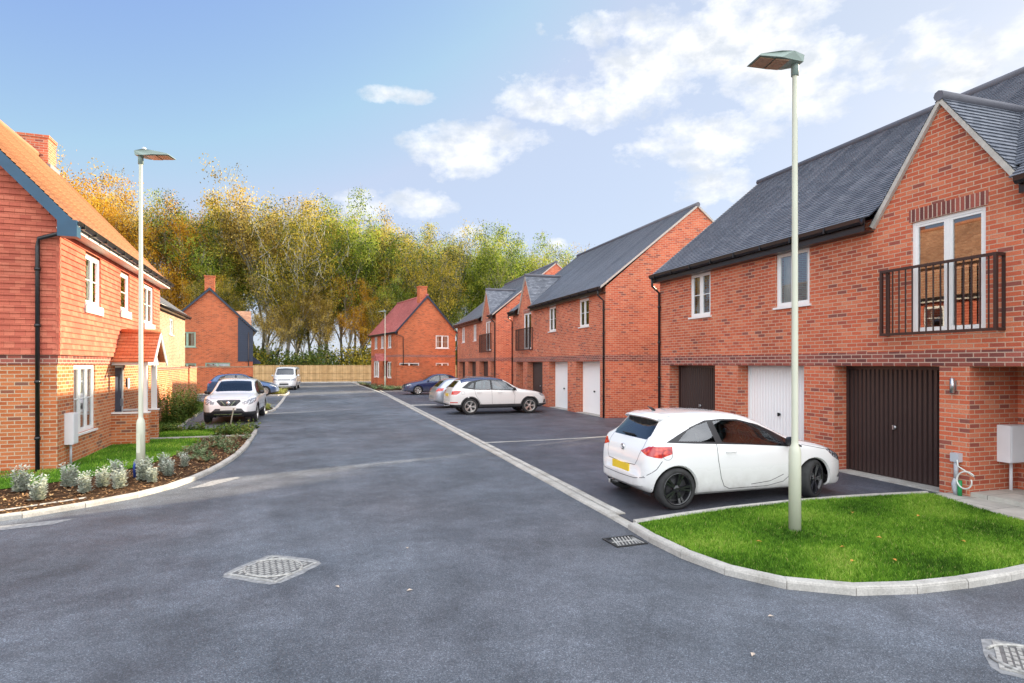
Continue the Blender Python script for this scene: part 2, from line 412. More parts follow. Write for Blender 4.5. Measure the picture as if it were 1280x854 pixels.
def window(parent, x, y, z, w, h, cols=2, bars=0, rot=0, frame='white', sill=True, curtain='curtain', cfrac=(.0, 1), name='window'):
    """x,y,z lower left corner on the wall plane; outward is local -y"""
    fw = .055
    m = MB(); D0, D1 = .035, .1
    m.box(0, fw, D0, D1, 0, h); m.box(w - fw, w, D0, D1, 0, h); m.box(fw, w - fw, D0, D1, 0, fw); m.box(fw, w - fw, D0, D1, h - fw, h)
    pw = (w - 2 * fw) / cols
    for i in range(cols):
        a, b = fw + pw * i, fw + pw * (i + 1)
        if i: m.box(a - .028, a + .028, D0 + .003, D1, fw, h - fw)
        # sash
        s = .04
        m.box(a + .03 * (i > 0), a + s + .03 * (i > 0), D0 + .008, D1 - .01, fw, h - fw); m.box(b - s - .03 * (i < cols - 1), b - .03 * (i < cols - 1), D0 + .008, D1 - .01, fw, h - fw)
        m.box(a + s, b - s, D0 + .009, D1 - .01, fw, fw + s); m.box(a + s, b - s, D0 + .009, D1 - .01, h - fw - s, h - fw)
        for j in range(bars):
            zz = fw + (h - 2 * fw) * (j + 1) / (bars + 1)
            m.box(a + s, b - s, D0 + .012, D0 + .04, zz - .011, zz + .011)
    wo = m.build(name, frame, parent, loc=(x, y, z), rot=(0, 0, rot))
    for i in range(cols):
        a, b = fw + pw * i, fw + pw * (i + 1)
        MB().face([(a, D0 + .03, fw), (b, D0 + .03, fw), (b, D0 + .03, h - fw), (a, D0 + .03, h - fw)]).build('pane', 'glass', wo)
    if sill: MB().box(-.05, w + .05, -.045, .034, -.045, -.002).build('sill', 'white' if frame == 'white' else 'greenframe', wo)
    if curtain:
        m = MB()
        for (a, b) in ((.02, w * .3), (w * .7, w - .02)) if curtain == 'curtain' else ((.02, w - .02),):
            n = max(4, int((b - a) / .035)); 
            for k in range(n):
                xa, xb = a + (b - a) * k / n, a + (b - a) * (k + 1) / n
                ya, yb = .2 + .02 * (k % 2), .2 + .02 * ((k + 1) % 2)
                zb = .02 if curtain == 'curtain' else h * .35
                m.face([(xa, ya, zb), (xb, yb, zb), (xb, yb, h - .02), (xa, ya, h - .02)])
        m.build('curtain', curtain, wo)
    return wo
def garage_door(parent, x0, x1, z0, z1, y, mat):
    m = MB(); m.box(x0, x1, y + .03, y + .05, z0, z1)
    m.box(x0, x0 + .06, y - .01, y + .03, z0, z1); m.box(x1 - .06, x1, y - .01, y + .03, z0, z1); m.box(x0 + .06, x1 - .06, y - .01, y + .03, z1 - .06, z1)
    w = x1 - x0 - .14; n = max(8, round(w / .095)); g = w / n
    for i in range(n):
        a = x0 + .07 + g * i; ry = .002 if mat == 'browndoor' else .018; m.prism([(a + g * .12, y + .03), (a + g * .26, y + ry), (a + g * .8, y + ry), (a + g * .94, y + .03)], (z0 + .02, z1 - .07), 'z')
    d = m.build('garage_door', mat, parent)
    c = (x0 + x1) / 2
    h = MB(); h.lathe([(.001, -.03), (.035, -.03), (.035, -.01), (.03, .0)], 12, 'y', (c, y, z0 + .95)); h.box(c - .012, c + .012, y - .06, y - .03, z0 + .91, z0 + .99)
    h.build('handle', 'steel' if mat == 'browndoor' else 'black', d)
    MB().box(x0 - .3, x1 + .3, y - .34 + .0, y + .03, 0.004, .03).build('threshold', 'kerb', d)
    return d
def balcony(parent, x0, x1, z0, z1, proj=.2):
    m = MB(); s = .045
    for (a, b, c, d) in ((x0, x1, z1 - s, z1), (x0, x1, z0, z0 + s)): m.box(a, b, -proj, -proj + s, c, d)
    for x in (x0, x1 - s):
        m.box(x, x + s, -proj, -proj + s, z0 + s, z1 - s)
        for z in (z0, z1 - s): m.box(x, x + s, -proj + s, 0, z, z + s)
        m.box(x, x + s, -.02, .0, z0 + s, z1 - s)
    n = int((x1 - x0) / .115)
    for i in range(1, n):
        x = x0 + (x1 - x0) * i / n; m.box(x - .008, x + .008, -proj + .012, -proj + .03, z0 + s, z1 - s)
    return m.build('balcony_railing', 'rail', parent)

def coach_house(loc, Len, D, eave, ridge, ops, wins, french, balc, dormer, head, band, label, porch_side, pipe_xs, brick='brick', roofm='roof_grey'):
    root = empty('coach_house', loc, -math.pi / 2, label, 'house', 'brick coach houses over garages along the right side')
    yr = D / 2; m = MB()
    f = lambda a, z, d: (a, d, z)
    allops = [(a, b, 0, head, dd) for (a, b, dd, k) in ops] + [(a, b, c, d, .1) for (a, b, c, d) in [w[:4] for w in wins]] + [(french[0], french[1], french[2], french[3], .1)]
    wall_grid(m, f, 0, Len, 0, eave, allops)
    # gable ends and back
    m.face([(0, 0, 0), (0, 0, eave), (0, yr, ridge - .05), (0, D, eave), (0, D, 0)])
    m.face([(Len, 0, 0), (Len, 0, eave), (Len, yr, ridge - .05), (Len, D, eave), (Len, D, 0)])
    m.face([(0, D, 0), (Len, D, 0), (Len, D, eave), (0, D, eave)])
    # gabled dormer face
    dc, dw, dz = dormer; k = (ridge - eave) / (yr + .25); yb = (dz - eave) / k
    m.face([(dc - dw, 0, eave), (dc + dw, 0, eave), (dc, 0, dz - .05)])
    # floor slab over garages and recess backs
    m.face([(0, .002, head), (Len, .002, head), (Len, D, head), (0, D, head)])
    for (a, b, dd, kind) in ops:
        if kind == 'porch':
            m.face([(a, dd, 0), (b, dd, 0), (b, dd, head), (a, dd, head)])
    m.build('wall', brick, root)
    # dark projecting band and soldier course
    m = MB(); m.box(-.012, Len + .012, -.015, -.001, band[0], band[1]); m.box(-.0135, -.001, 0, D, band[0], band[1]); m.box(Len + .001, Len + .0135, 0, D, band[0], band[1])
    m.build('brick_band', 'brick_band', root)
    MB().box(french[0] - .04, french[1] + .04, -.004, .05, french[3] + .003, french[3] + .225).build('soldier_course', 'soldier', root)
    # doors
    for (a, b, dd, kind) in ops:
        if kind in ('browndoor', 'whitedoor'): garage_door(root, a, b, .03, head, dd, kind)
        else:
            pd = MB(); pd.box(a + .25, b - .1, dd - .05, dd - .002, .12, head - .02); d = pd.build('front_door', 'white', root)
            MB().box(a + .95, a + .98, dd - .1, dd - .06, 1.0, 1.12).build('handle', 'steel', d)
            MB().box(a, b, .02, dd - .06, .004, .12).build('step', 'slab', d)
    for w in wins: window(root, w[0], 0, w[2], w[1] - w[0], w[3] - w[2], 2, w[4] if len(w) > 4 else 0)
    window(root, french[0], 0, french[2], french[1] - french[0], french[3] - french[2], 2, 0, name='french_window', sill=False, curtain=None)
    balcony(root, balc[0], balc[1], balc[2], balc[3])
    # roof
    m = MB(); oz = -.25 * k
    slope(m, -.06, Len + .06, -.25, eave + oz + .2, yr, ridge, cut=(dc - dw + .02, dc + dw - .02, .02))
    slope(m, -.06, Len + .06, D + .25, eave + oz + .2, yr, ridge)
    roof = m.build('roof', roofm, root)
    m = MB()
    m.tube([(-.08, yr, ridge + .02), (Len + .08, yr, ridge + .02)], .1, 8); m.build('ridge_tiles', 'ridge_grey', roof)
    # verge mortar on both gables
    m = MB()
    for x in (-.065, Len + .008):
        for s in (1, -1):
            y0 = yr - s * (yr + .25); m.prism([(y0, eave + oz + .12), (yr, ridge - .08), (yr, ridge + .012), (y0, eave + oz + .212)], (x, x + .057), 'x')
            m.build('verge', 'verge', roof); m = MB()
    # dormer roof slopes (tiles run back into the main roof)
    kd = (dz - eave) / dw
    def dslope(sgn):
        mm = MB(); o = .14
        xa = dc + sgn * (dw + o); za = dz - kd * (dw + o) + .05; S = math.hypot(dw + o, dz - za); n = round(S / .1)
        nx, nz = sgn * (dz + .05 - za) / S, (dw + o) / S
        for i in range(n):
            a, b = i / n, (i + 1) / n
            def P(t, y, off):
                # keep each course outside the main roof surface; it dives in behind it
                return (xa + (dc - xa) * t + nx * off, y, za + (dz + .05 - za) * t + nz * off)
            yback = max(.06, (P(b, 0, 0)[2] - eave) / k + .45)
            mm.face([P(a, -.07, .022), P(a, yback, .022), P(b, yback, .003), P(b, -.07, .003)], uv=[(-.07, i * .1 + .004), (yback, i * .1 + .004), (yback, i * .1 + .1), (-.07, i * .1 + .1)])
            mm.face([P(a, -.07, 0), P(a, yback, 0), P(a, yback, .022), P(a, -.07, .022)], uv=[(0, i * .1 + .01)] * 4)
        mm.build('dormer_roof', 'roof_grey', roof)
        v = MB(); c, d = .0, -.085
        v.prism([(xa + nx * c, za + nz * c), (dc + nx * c * 0, dz + .05 + c), (dc, dz + .05 + d - .02), (xa + nx * d, za + nz * d)], (-.068, -.003), 'y')
        v.build('dormer_verge', 'verge', roof)
    dslope(1); dslope(-1)
    MB().tube([(dc, -.09, dz + .07), (dc, yb + .3, dz + .07)], .085, 8).build('dormer_ridge', 'ridge_grey', roof)
    # gutters with fascia
    m = MB(); fm = MB()
    for (a, b) in ((-.05, dc - dw - .1), (dc + dw + .1, Len + .05)):
        if b - a < .1: continue
        zg = eave + oz + .16
        m.prism([(-.37, zg + .02), (-.36, zg - .05), (-.32, zg - .09), (-.28, zg - .09), (-.25, zg - .05), (-.24, zg + .02), (-.26, zg + .02), (-.31, zg - .06), (-.35, zg + .02)], (a, b), 'x')
        x = a + .3
        while x < b: m.box(x - .02, x + .02, -.375, -.24, zg - .1, zg + .012); x += .9
        fm.box(a, b, -.24, -.215, eave - .1 + oz + .05, eave + oz + .2); fm.box(a, b, -.214, -.003, eave - .1 + oz + .05, eave - .08 + oz + .05)
    m.build('gutter', 'black', roof); fm.build('fascia', 'black', roof)
    for x in pipe_xs:
        downpipe(root, [(x, -.31, eave + oz + .1), (x, -.3, eave - .15 + oz), (x, -.06, eave - .35 + oz), (x, -.06, .02)])
    return root

# nearest house (right edge of the frame)
h3 = coach_house((9.7, 15.74, 0), 12.2, 7.4, 4.85, 8.02,
    [(.52, 2.66, .32, 'browndoor'), (3.55, 5.67, .32, 'whitedoor'), (6.45, 8.57, .32, 'browndoor'), (9.05, 10.4, 1.1, 'porch')],
    [(1.57, 2.47, 3.44, 4.63, 1), (4.85, 5.82, 3.42, 4.63, 0)], (8.08, 9.29, 2.68, 4.6), (7.63, 9.57, 2.65, 3.82), (8.62, 1.17, 6.5), 2.11, (2.12, 2.37),
    'large red brick house over garages with long grey tiled roof, nearest on the right', 'near', [.05])
h2 = coach_house((10.5, 33.1, 0), 12.1, 8.4, 5.2, 8.75,
    [(.6, 1.9, 1.1, 'porch'), (2.6, 5.0, .35, 'browndoor'), (5.9, 8.26, .35, 'whitedoor'), (9.2, 11.6, .35, 'whitedoor')],
    [(5.9, 6.84, 3.74, 4.93, 1), (9.57, 10.55, 3.74, 4.93, 1)], (2.0, 3.26, 2.95, 4.95), (1.12, 3.54, 2.9, 4.1), (2.4, 1.17, 6.98), 2.25, (2.27, 2.52),
    'middle red brick house over two white garage doors, its orange gable end facing the camera', 'far', [12.03, .05], roofm='roof_grey_sheen')
h1 = coach_house((10.5, 48.5, 0), 11.75, 8.4, 5.38, 8.95,
    [(.54, 2.84, .35, 'browndoor'), (3.95, 6.38, .35, 'browndoor'), (7.43, 9.8, .35, 'browndoor'), (10.48, 11.6, 1.1, 'porch')],
    [(1.75, 2.76, 3.86, 5.07, 1), (5.64, 6.53, 3.86, 5.07, 1)], (9.21, 10.48, 3.05, 5.05), (8.1, 10.7, 2.95, 4.2), (9.5, 1.17, 7.2), 2.32, (2.34, 2.58),
    'farthest red brick house over three brown garage doors, partly behind the parked cars', 'near', [11.7, .05], roofm='roof_grey_sheen')
# outside lamp on a wall pier of nearest house
m = MB(); m.box(8.8, 8.86, -.03, -.001, 1.72, 1.88); m.lathe([(.001, 1.68), (.035, 1.68), (.035, 1.92), (.001, 1.92)], 12, 'z', (8.83, -.07, 0)); m.build('wall_light', 'steel', h3)

def tile_skirt(mb, x0, x1, z0, z1, y=-.05, gauge=.115):
    n = round((z1 - z0) / gauge); g = (z1 - z0) / n
    for i in range(n):
        a = z0 + g * i
        mb.face([(x0, y - .02, a), (x1, y - .02, a), (x1, y + .004, a + g), (x0, y + .004, a + g)], uv=[(x0, i * .115 + .006), (x1, i * .115 + .006), (x1, (i + 1) * .115), (x0, (i + 1) * .115)])
        mb.face([(x0, y + .01, a), (x1, y + .01, a), (x1, y - .02, a), (x0, y - .02, a)], uv=[(x0, i * .115 + .02)] * 4)

# ---------------------------------------------------------------- left tile-hung house
LR = R(93)
lh = empty('tile_hung_house', (-5.07, 13.78, 0), LR, 'orange tile-hung house with brick ground floor and black downpipe, nearest on the left', 'house')
LL, LD, LE, LRZ = 9.3, 6.2, 5.08, 8.5
wl = [(1.5, 2.6, 3.49, 4.61), (4.35, 5.25, 3.6, 4.61), (7.0, 8.3, 3.43, 4.63)]
m = MB(); f = lambda a, z, d: (a, d, z)
wall_grid(m, f, 0, LL, 0, 2.35, [(.93, 2.4, .64, 2.13, .1), (4.05, 4.95, .1, 2.1, .1), (6.6, 7.9, .64, 2.13, .1)])
m.face([(0, 0, 0), (0, LD, 0), (0, LD, 2.35), (0, 0, 2.35)]); m.face([(LL, 0, 0), (LL, 0, LE), (LL, LD / 2, LRZ - .05), (LL, LD, LE), (LL, LD, 0)]); m.face([(0, LD, 0), (LL, LD, 0), (LL, LD, LE), (0, LD, LE)])
m.build('wall', 'brick_orange', lh)
m = MB(); wall_grid(m, f, 0, LL, 2.35, LE, [(a, b, c, d, .1) for (a, b, c, d) in wl]); m.face([(0, 0, 2.35), (0, LD, 2.35), (0, LD, LE), (0, LD / 2, LRZ - .08), (0, 0, LE)]); m.build('upper_wall', 'brick_orange', lh)
m = MB()
# hung tiles: courses over the facade around windows
def skirt_region(mb, fmap, x0, x1, z0, z1, ops, gauge=.115, tri=None):
    n = round((z1 - z0) / gauge); g = (z1 - z0) / n
    for i in range(n):
        a, b = z0 + g * i, z0 + g * (i + 1); runs = [(x0, x1)]
        for o in ops:
            if o[2] - .02 < (a + b) / 2 < o[3] + .02:
                nr = []
                for (p, q) in runs:
                    if o[0] > p and o[1] < q: nr += [(p, o[0]), (o[1], q)]
                    else: nr.append((p, q))
                runs = nr
        if tri:
            k, xm = tri; # gable: limits narrow above eave
            if a > LE - .2:
                lim = (a - (LE - .2)) / k; runs = [(x0 + lim, x1 - lim)]
        for (p, q) in runs:
            if q - p < .05: continue
            mb.face([fmap(p, a, .068), fmap(q, a, .068), fmap(q, b, .046), fmap(p, b, .046)], uv=[(p, i * .115 + .006), (q, i * .115 + .006), (q, (i + 1) * .115), (p, (i + 1) * .115)])
            mb.face([fmap(p, a, .04), fmap(q, a, .04), fmap(q, a, .068), fmap(p, a, .068)], uv=[(p, i * .115 + .03)] * 4)
            for e in (p, q): mb.face([fmap(e, a, 0), fmap(e, a, .068), fmap(e, b, .046), fmap(e, b, 0)], uv=[(0, i * .115 + .03)] * 4)
kf = (LRZ - LE) / (LD / 2 + .0)
skirt_region(m, lambda a, z, d: (a, -d, z), -.068, LL + .02, 2.33, LE + .05, wl)
skirt_region(m, lambda a, z, d: (-d, a, z), -.066, LD, 2.33, LRZ - .1, [], tri=((LRZ - LE) / (LD / 2), 0))
m.build('tile_hanging', 'tile_hung', lh)
m = MB(); m.box(-.02, LL, -.02, -.002, 2.14, 2.325); m.box(-.02, -.002, 0, LD, 2.14, 2.325); m.build('brick_band', 'brick_band', lh)
for w in wl: window(lh, w[0], -.06, w[2], w[1] - w[0], w[3] - w[2], 2 if w[1] - w[0] > 1 else 1, 1, curtain='curtain')
for w in wl: MB().box(w[0] - .1, w[1] + .1, -.1, -.055, w[2] - .2, w[2] - .05).build('lead_apron', 'verge', lh)
window(lh, .93, 0, .64, 1.47, 1.49, 3, 1, curtain='curtain'); window(lh, 6.6, 0, .64, 1.3, 1.49, 2, 1)
d = MB().box(4.1, 4.9, .05, .09, .14, 2.05).build('front_door', 'cladding', lh); MB().box(4.78, 4.81, -.01, .05, 1.0, 1.2).build('handle', 'steel', d)
m = MB(); m.box(4.05, 4.1, .02, .1, .1, 2.1); m.box(4.9, 4.95, .02, .1, .1, 2.1); m.box(4.1, 4.9, .02, .1, 2.05, 2.1); m.build('door_frame', 'white', d)
# roof
m = MB(); kk = (LRZ - LE) / (LD / 2)
slope(m, -.3, LL + .25, -.33, LE - .33 * kk + .25, LD / 2, LRZ + .16, gauge=.11)
slope(m, -.3, LL + .25, LD + .33, LE - .33 * kk + .25, LD / 2, LRZ + .16, gauge=.11)
roof = m.build('roof', 'roof_orange', lh)
MB().tube([(-.3, LD / 2, LRZ + .17), (LL + .25, LD / 2, LRZ + .17)], .1, 8).build('ridge_tiles', 'ridge_orange', roof)
m = MB(); z0 = LE - .33 * kk + .25
for s in (1, -1):
    y0 = LD / 2 - s * (LD / 2 + .34)
    m.prism([(y0, z0 - .3), (LD / 2, LRZ - .14), (LD / 2, LRZ + .14), (y0, z0 - .01)], (-.33, -.29), 'x'); m.build('bargeboard', 'navy', roof); m = MB(); m.prism([(y0, z0 - .2), (LD / 2, LRZ - .04), (LD / 2, LRZ + .14), (y0, z0 - .01)], (LL + .22, LL + .26), 'x'); m.build('bargeboard', 'navy', roof); m = MB()
m.box(-.34, -.1, -.42, -.1, z0 - .34, z0 - .02)
m.build('box_end', 'navy', roof)
m = MB(); m.prism([(-.3, z0 - .2), (LD / 2, LRZ - .05), (LD / 2, LRZ + .0), (-.3, z0 - .15)], (-.285, -.0), 'x'); m.box(-.28, LL + .2, -.3, -.072, z0 - .19, z0 - .165); m.box(-.28, LL + .2, -.33, -.3, z0 - .19, z0 - .02)
m.build('soffit', 'soffit', roof)
m = MB(); zg = z0 - .04; m.prism([(-.46, zg + .02), (-.45, zg - .05), (-.41, zg - .08), (-.38, zg - .08), (-.345, zg - .05), (-.335, zg + .02), (-.36, zg + .01), (-.39, zg - .05), (-.44, zg + .01)], (-.3, LL + .25), 'x')
x = 0
while x < LL: m.box(x - .03, x + .03, -.468, -.333, zg - .09, zg + .012); x += .75
m.build('gutter', 'black', roof)
c = MB().box(8.3, 8.95, LD / 2 - .3, LD / 2 + .5, LRZ - .7, 9.22); c.box(8.27, 8.98, LD / 2 - .33, LD / 2 + .53, 9.22, 9.3)
ch = c.build('chimney', 'brick', roof); MB().box(8.22, 9.03, LD / 2 - .38, LD / 2 + .58, LRZ - .52, LRZ - .1).build('flashing', 'lead', ch)
downpipe(lh, [(-.2, -.4, zg - .06), (-.22, -.36, zg - .14), (-.12, .26, zg - .34), (-.12, .28, zg - .5), (-.12, .28, .05)], .04)
# porch
px0, px1, py0 = 3.7, 5.05, -.82; pc = (px0 + px1) / 2
po = MB().box(px0, px0 + .22, py0, -.001, 0, .86).build('porch', 'brick_orange', lh)
MB().box(px1 - .22, px1, py0, -.001, 0, .86).build('low_wall', 'brick_orange', po)
MB().box(px0 - .02, px0 + .24, py0 - .02, -.002, .862, .9).build('coping', 'white', po); MB().box(px1 - .24, px1 + .02, py0 - .02, -.002, .862, .9).build('coping', 'white', po)
for x in (px0 + .05, px1 - .17): MB().box(x, x + .12, py0 + .04, py0 + .16, .9, 2.12).build('post', 'white', po)
m = MB(); m.box(px0, px1, py0, py0 + .1, 2.12, 2.24); m.box(px0, px0 + .1, py0 + .1, -.003, 2.12, 2.24); m.box(px1 - .1, px1, py0 + .1, -.003, 2.12, 2.24); m.build('beam', 'white', po)
m = MB(); 
for s in (1, -1):
    xa = pc - s * (pc - px0 + .12); za, zb = 2.2, 3.0; n = 9
    for i in range(n):
        a, b = i / n, (i + 1) / n; ox = -s * .012
        P = lambda t, y, o: (xa + (pc - xa) * t - s * .7 * o, y, za + (zb - za) * t + .7 * o)
        m.face([P(a, py0 - .15, .02), P(a, .0, .02), P(b, .0, .002), P(b, py0 - .15, .002)], uv=[(0, i * .1 + .005), (.97, i * .1 + .005), (.97, i * .1 + .1), (0, i * .1 + .1)])
        m.face([P(a, py0 - .15, 0), P(a, 0, 0), P(a, 0, .02), P(a, py0 - .15, .02)], uv=[(0, .01)] * 4)
    m.face([(xa, py0 - .15, za - .004), (xa, 0, za - .004), (pc, 0, zb - .004), (pc, py0 - .15, zb - .004)])
pr = m.build('porch_roof', 'roof_porch', po); MB().tube([(pc, py0 - .17, 3.02), (pc, -.08, 3.02)], .07, 8).build('ridge_tiles', 'roof_porch', pr)
m = MB()
for s in (1, -1):
    xa = pc - s * (pc - px0 + .15)
    m.prism([(xa, 2.08), (pc, 2.88), (pc, 3.0), (xa, 2.2)], (py0 - .185, py0 - .155), 'y')
m.prism([(px0 + .1, 2.24), (px1 - .1, 2.24), (pc, 2.84)], (py0 + .0, py0 + .03), 'y')
m.build('gable_board', 'white', po)
MB().box(5.1, 5.16, -.03, -.001, 1.5, 1.75).build('wall_light', 'black', lh)
MB().box(5.3, 5.5, -.012, -.001, 1.45, 1.75).build('number_plaque', 'meter', lh)

# ---------------------------------------------------------------- generic gabled house with tidy parts (local frame as above)
def small_house(name, loc, rot, Len, D, eave, ridge, brick, rooft, ridgem, label, wins_f, wins_g, frame='white', chim=None, barge='darknavy', over=.25, group=None, gend=False, bars=1):
    root = empty(name, loc, rot, label, 'house', group); m = MB(); yr = D / 2
    wall_grid(m, lambda a, z, d: (a, d, z), 0, Len, 0, eave, [(a, b, c, d, .1) for (a, b, c, d) in wins_f])
    gx, ox, sg = (Len, 0, -1) if gend else (0, Len, 1)
    wall_grid(m, lambda a, z, d: (gx + sg * d, a, z), 0, D, 0, eave, [(a, b, c, d, .1) for (a, b, c, d) in wins_g])
    m.face([(gx, 0, eave), (gx, D, eave), (gx, yr, ridge)]); m.face([(ox, 0, 0), (ox, 0, eave), (ox, yr, ridge), (ox, D, eave), (ox, D, 0)]); m.face([(0, D, 0), (Len, D, 0), (Len, D, eave), (0, D, eave)])
    m.build('wall', brick, root)
    k = (ridge - eave) / yr; z0 = eave - over * k + .12; m = MB()
    slope(m, -over * .5, Len + over * .5, -over, z0, yr, ridge + .12, gauge=.12); slope(m, -over * .5, Len + over * .5, D + over, z0, yr, ridge + .12, gauge=.12)
    rf = m.build('roof', rooft, root)
    MB().tube([(-over * .5, yr, ridge + .13), (Len + over * .5, yr, ridge + .13)], .1, 6).build('ridge_tiles', ridgem, rf)
    m = MB()
    for s in (1, -1):
        m = MB(); y0 = yr - s * (yr + over + .02)
        m.prism([(y0, z0 - .18), (yr, ridge - .1), (yr, ridge + .1), (y0, z0 - .01)], (-over * .5 - .03, -over * .5 + .02), 'x')
        m.build('bargeboard', barge, rf); m = MB()
        m.prism([(y0, z0 - .18), (yr, ridge - .1), (yr, ridge + .1), (y0, z0 - .01)], (Len + over * .5 - .02, Len + over * .5 + .03), 'x')
        m.build('bargeboard', barge, rf)
    m = MB(); m.tube([(-.05, -over - .05, z0 - .04), (Len + .1, -over - .05, z0 - .04)], .055, 6); m.box(-.03, Len, -over, -.002, z0 - .14, z0 - .1); m.build('gutter', 'black', rf)
    if chim:
        a, b, c, d, top = chim; cb = MB().box(a, b, c, d, ridge - .8, top); cb.box(a - .05, b + .05, c - .05, d + .05, top, top + .09); cb.build('chimney', brick, rf)
    for w in wins_f: window(root, w[0], 0, w[2], w[1] - w[0], w[3] - w[2], 2 if w[1] - w[0] > .75 else 1, bars, frame=frame)
    for w in wins_g:
        if gend: window(root, Len, w[0], w[2], w[1] - w[0], w[3] - w[2], 2, bars, rot=math.pi / 2, frame=frame)
        else: window(root, 0, w[1], w[2], w[1] - w[0], w[3] - w[2], 2, bars, rot=-math.pi / 2, frame=frame)
    return root
# buff brick house set back behind garden wall
s2 = small_house('buff_brick_house', (-7.35, 28.8, 0), R(93), 9.6, 6.5, 4.95, 7.4, 'brick_yellow', 'roof_grey', 'ridge_grey', 'buff brick house with grey roof set back behind the garden wall on the left',
                 [(5.0, 6.0, 3.65, 4.5)], [])
# far left cottage, gable towards the camera
ct = small_house('weatherboarded_house', (-5.5, 50.0, 0), R(98), 9.0, 6.0, 4.9, 7.85, 'brick_far', 'roof_orange', 'ridge_orange', 'red brick house with navy weatherboarded corner and chimney behind the garden walls at far left',
                 [], [(3.93, 5.05, 3.42, 4.55), (1.6, 3.3, 1.3, 2.25), (3.9, 5.1, 1.0, 2.2)], frame='greenframe', chim=(.1, .8, 2.65, 3.35, 8.8), bars=0)
m = MB(); n = 20
for i in range(22):
    a = 2.34 + i * .155; b = a + .155
    ya = max(-.01, 0) ; top = lambda y: 4.9 + y * (7.85 - 4.9) / 3.0
    if a > top(1.02): break
    y0 = 0 if b <= 4.95 else (b - 4.9) * 3.0 / 2.95
    m.face([(-.045, y0 - .03, a), (-.045, 1.05, a), (-.015, 1.05, b), (-.015, y0 - .03, b)]); m.face([(-.045, y0 - .03, a), (-.045, 1.05, a), (-.012, 1.05, a), (-.012, y0 - .03, a)])
for i in range(16):
    a = 2.34 + i * .155; b = a + .155; m.face([(-.03, -.045, a), (9, -.045, a), (9, -.015, b), (-.03, -.015, b)])
m.build('weatherboarding', 'cladding', ct)
downpipe(ct, [(-.09, .3, 4.6), (-.09, .3, .05)], .035, 'browndoor')
wg = MB(); wg.prism([(2.2, 0), (6.8, 0), (6.8, 4.6), (4.5, 6.5), (2.2, 4.6)], (.3, 2.9), 'y')
w2 = MB()
for s in (1, -1):
    xa = 4.5 - s * 2.5; w2.face([(xa, -.0, 4.52), (xa, 3.0, 4.52), (4.5, 3.0, 6.62), (4.5, 0, 6.62)])
w2.build('wing_roof', 'roof_orange', ct)
wg.build('wing_wall', 'brick_far', ct)
lt = MB(); lt.prism([(-.6, 2.15), (-.02, 2.15), (-.02, 2.75), (-.6, 2.3)], (.3, 2.4), 'x'); lt.build('lean_to_roof', 'cladding', ct)
# far right cottage
fc = small_house('pink_roofed_house', (4.26, 60.04, 0), R(-79), 8.6, 5.4, 5.1, 8.15, 'brick_far', 'roof_red', 'roof_red', 'red brick house with pink-red roof and chimney at the far end of the street',
                 [(5.7, 6.7, 3.6, 4.75), (3.4, 4.3, 3.6, 4.75), (1.2, 2.2, 3.6, 4.75), (5.4, 6.7, .9, 2.35), (1.1, 2.3, .9, 2.38)],
                 [(3.5, 4.75, 3.55, 4.72), (3.5, 4.75, 1.3, 2.25), (.15, 1.95, 1.4, 2.25)], chim=(7.6, 8.3, 2.1, 2.8, 9.0), bars=1, gend=True)

m = MB(); m.box(8.601, 8.614, 0, 5.4, 2.75, 2.95); m.box(0, 8.6, -.014, -.001, 2.75, 2.95); m.build('brick_band', 'brick_band', fc)
downpipe(fc, [(8.7, -.25, 4.75), (8.7, .45, 4.5), (8.7, .5, .05)], .035)
d = MB().box(4.5, 5.3, -.02, .02, .1, 2.1).build('front_door', 'cladding', fc)
pch = MB(); pch.box(4.3, 4.4, -.9, -.8, .9, 2.3); pch.box(5.5, 5.6, -.9, -.8, .9, 2.3); pch.box(4.3, 5.6, -.9, -.8, 2.3, 2.42)
pp = pch.build('porch', 'white', fc)
MB().box(4.25, 4.45, -.92, -.002, 0, .9).build('porch_wall', 'brick_far', pp); MB().box(5.45, 5.65, -.92, -.002, 0, .9).build('porch_wall', 'brick_far', pp)
m = MB(); m.prism([(4.15, 2.42), (5.75, 2.42), (4.95, 3.1)], (-1.0, -.003), 'y'); m.build('porch_roof', 'roof_red', pp)

# ---------------------------------------------------------------- garden walls and fence
def wallseg(name, P, Q, h, brick, label, th=.22, cop='brick_band', group=None, piers=()):
    P, Q = Vector(P), Vector(Q); Lw = (Q - P).length; a = math.atan2(Q.y - P.y, Q.x - P.x)
    root = empty(name, (P.x, P.y, 0), a, label, 'garden wall', group)
    m = MB().box(0, Lw, 0, th, 0, h - .08)
    for x in piers: m.box(x - .22, x + .22, -.06, th + .06, 0, h - .04)
    m.build('wall', brick, root)
    m = MB(); m.box(-.01, Lw + .01, -.02, th + .02, h - .078, h)
    for x in piers: m.box(x - .26, x + .26, -.1, th + .1, h - .038, h + .03)
    m.build('coping', cop, root); return root
w1 = wallseg('garden_wall', (-5.62, 23.1), (-6.88, 36.5), 2.0, 'brick_orange', 'tall orange brick garden wall running back from the tile-hung house', piers=(9.6,))
w2_ = wallseg('garden_wall', (-8.8, 46.0), (-5.05, 46.0), 1.98, 'brick_far', 'orange-red brick garden wall facing the camera behind the blue hatchback', cop='brick_yellow')
a11 = R(11)
w3 = wallseg('garden_wall', (5.75, 50.9), (11.0, 50.9 + 1.0), 2.0, 'brick_far', 'red brick garden wall below the gable of the pink-roofed house', piers=(.2,), cop='brick_far')
fe = empty('timber_fence', (-12, 73.5, 0), R(-2), 'long close-boarded timber fence across the end of the street', 'fence')
m = MB()
m.box(0, 30, 0, .03, .05, 1.95); m.build('boards', 'fence', fe)
m = MB()
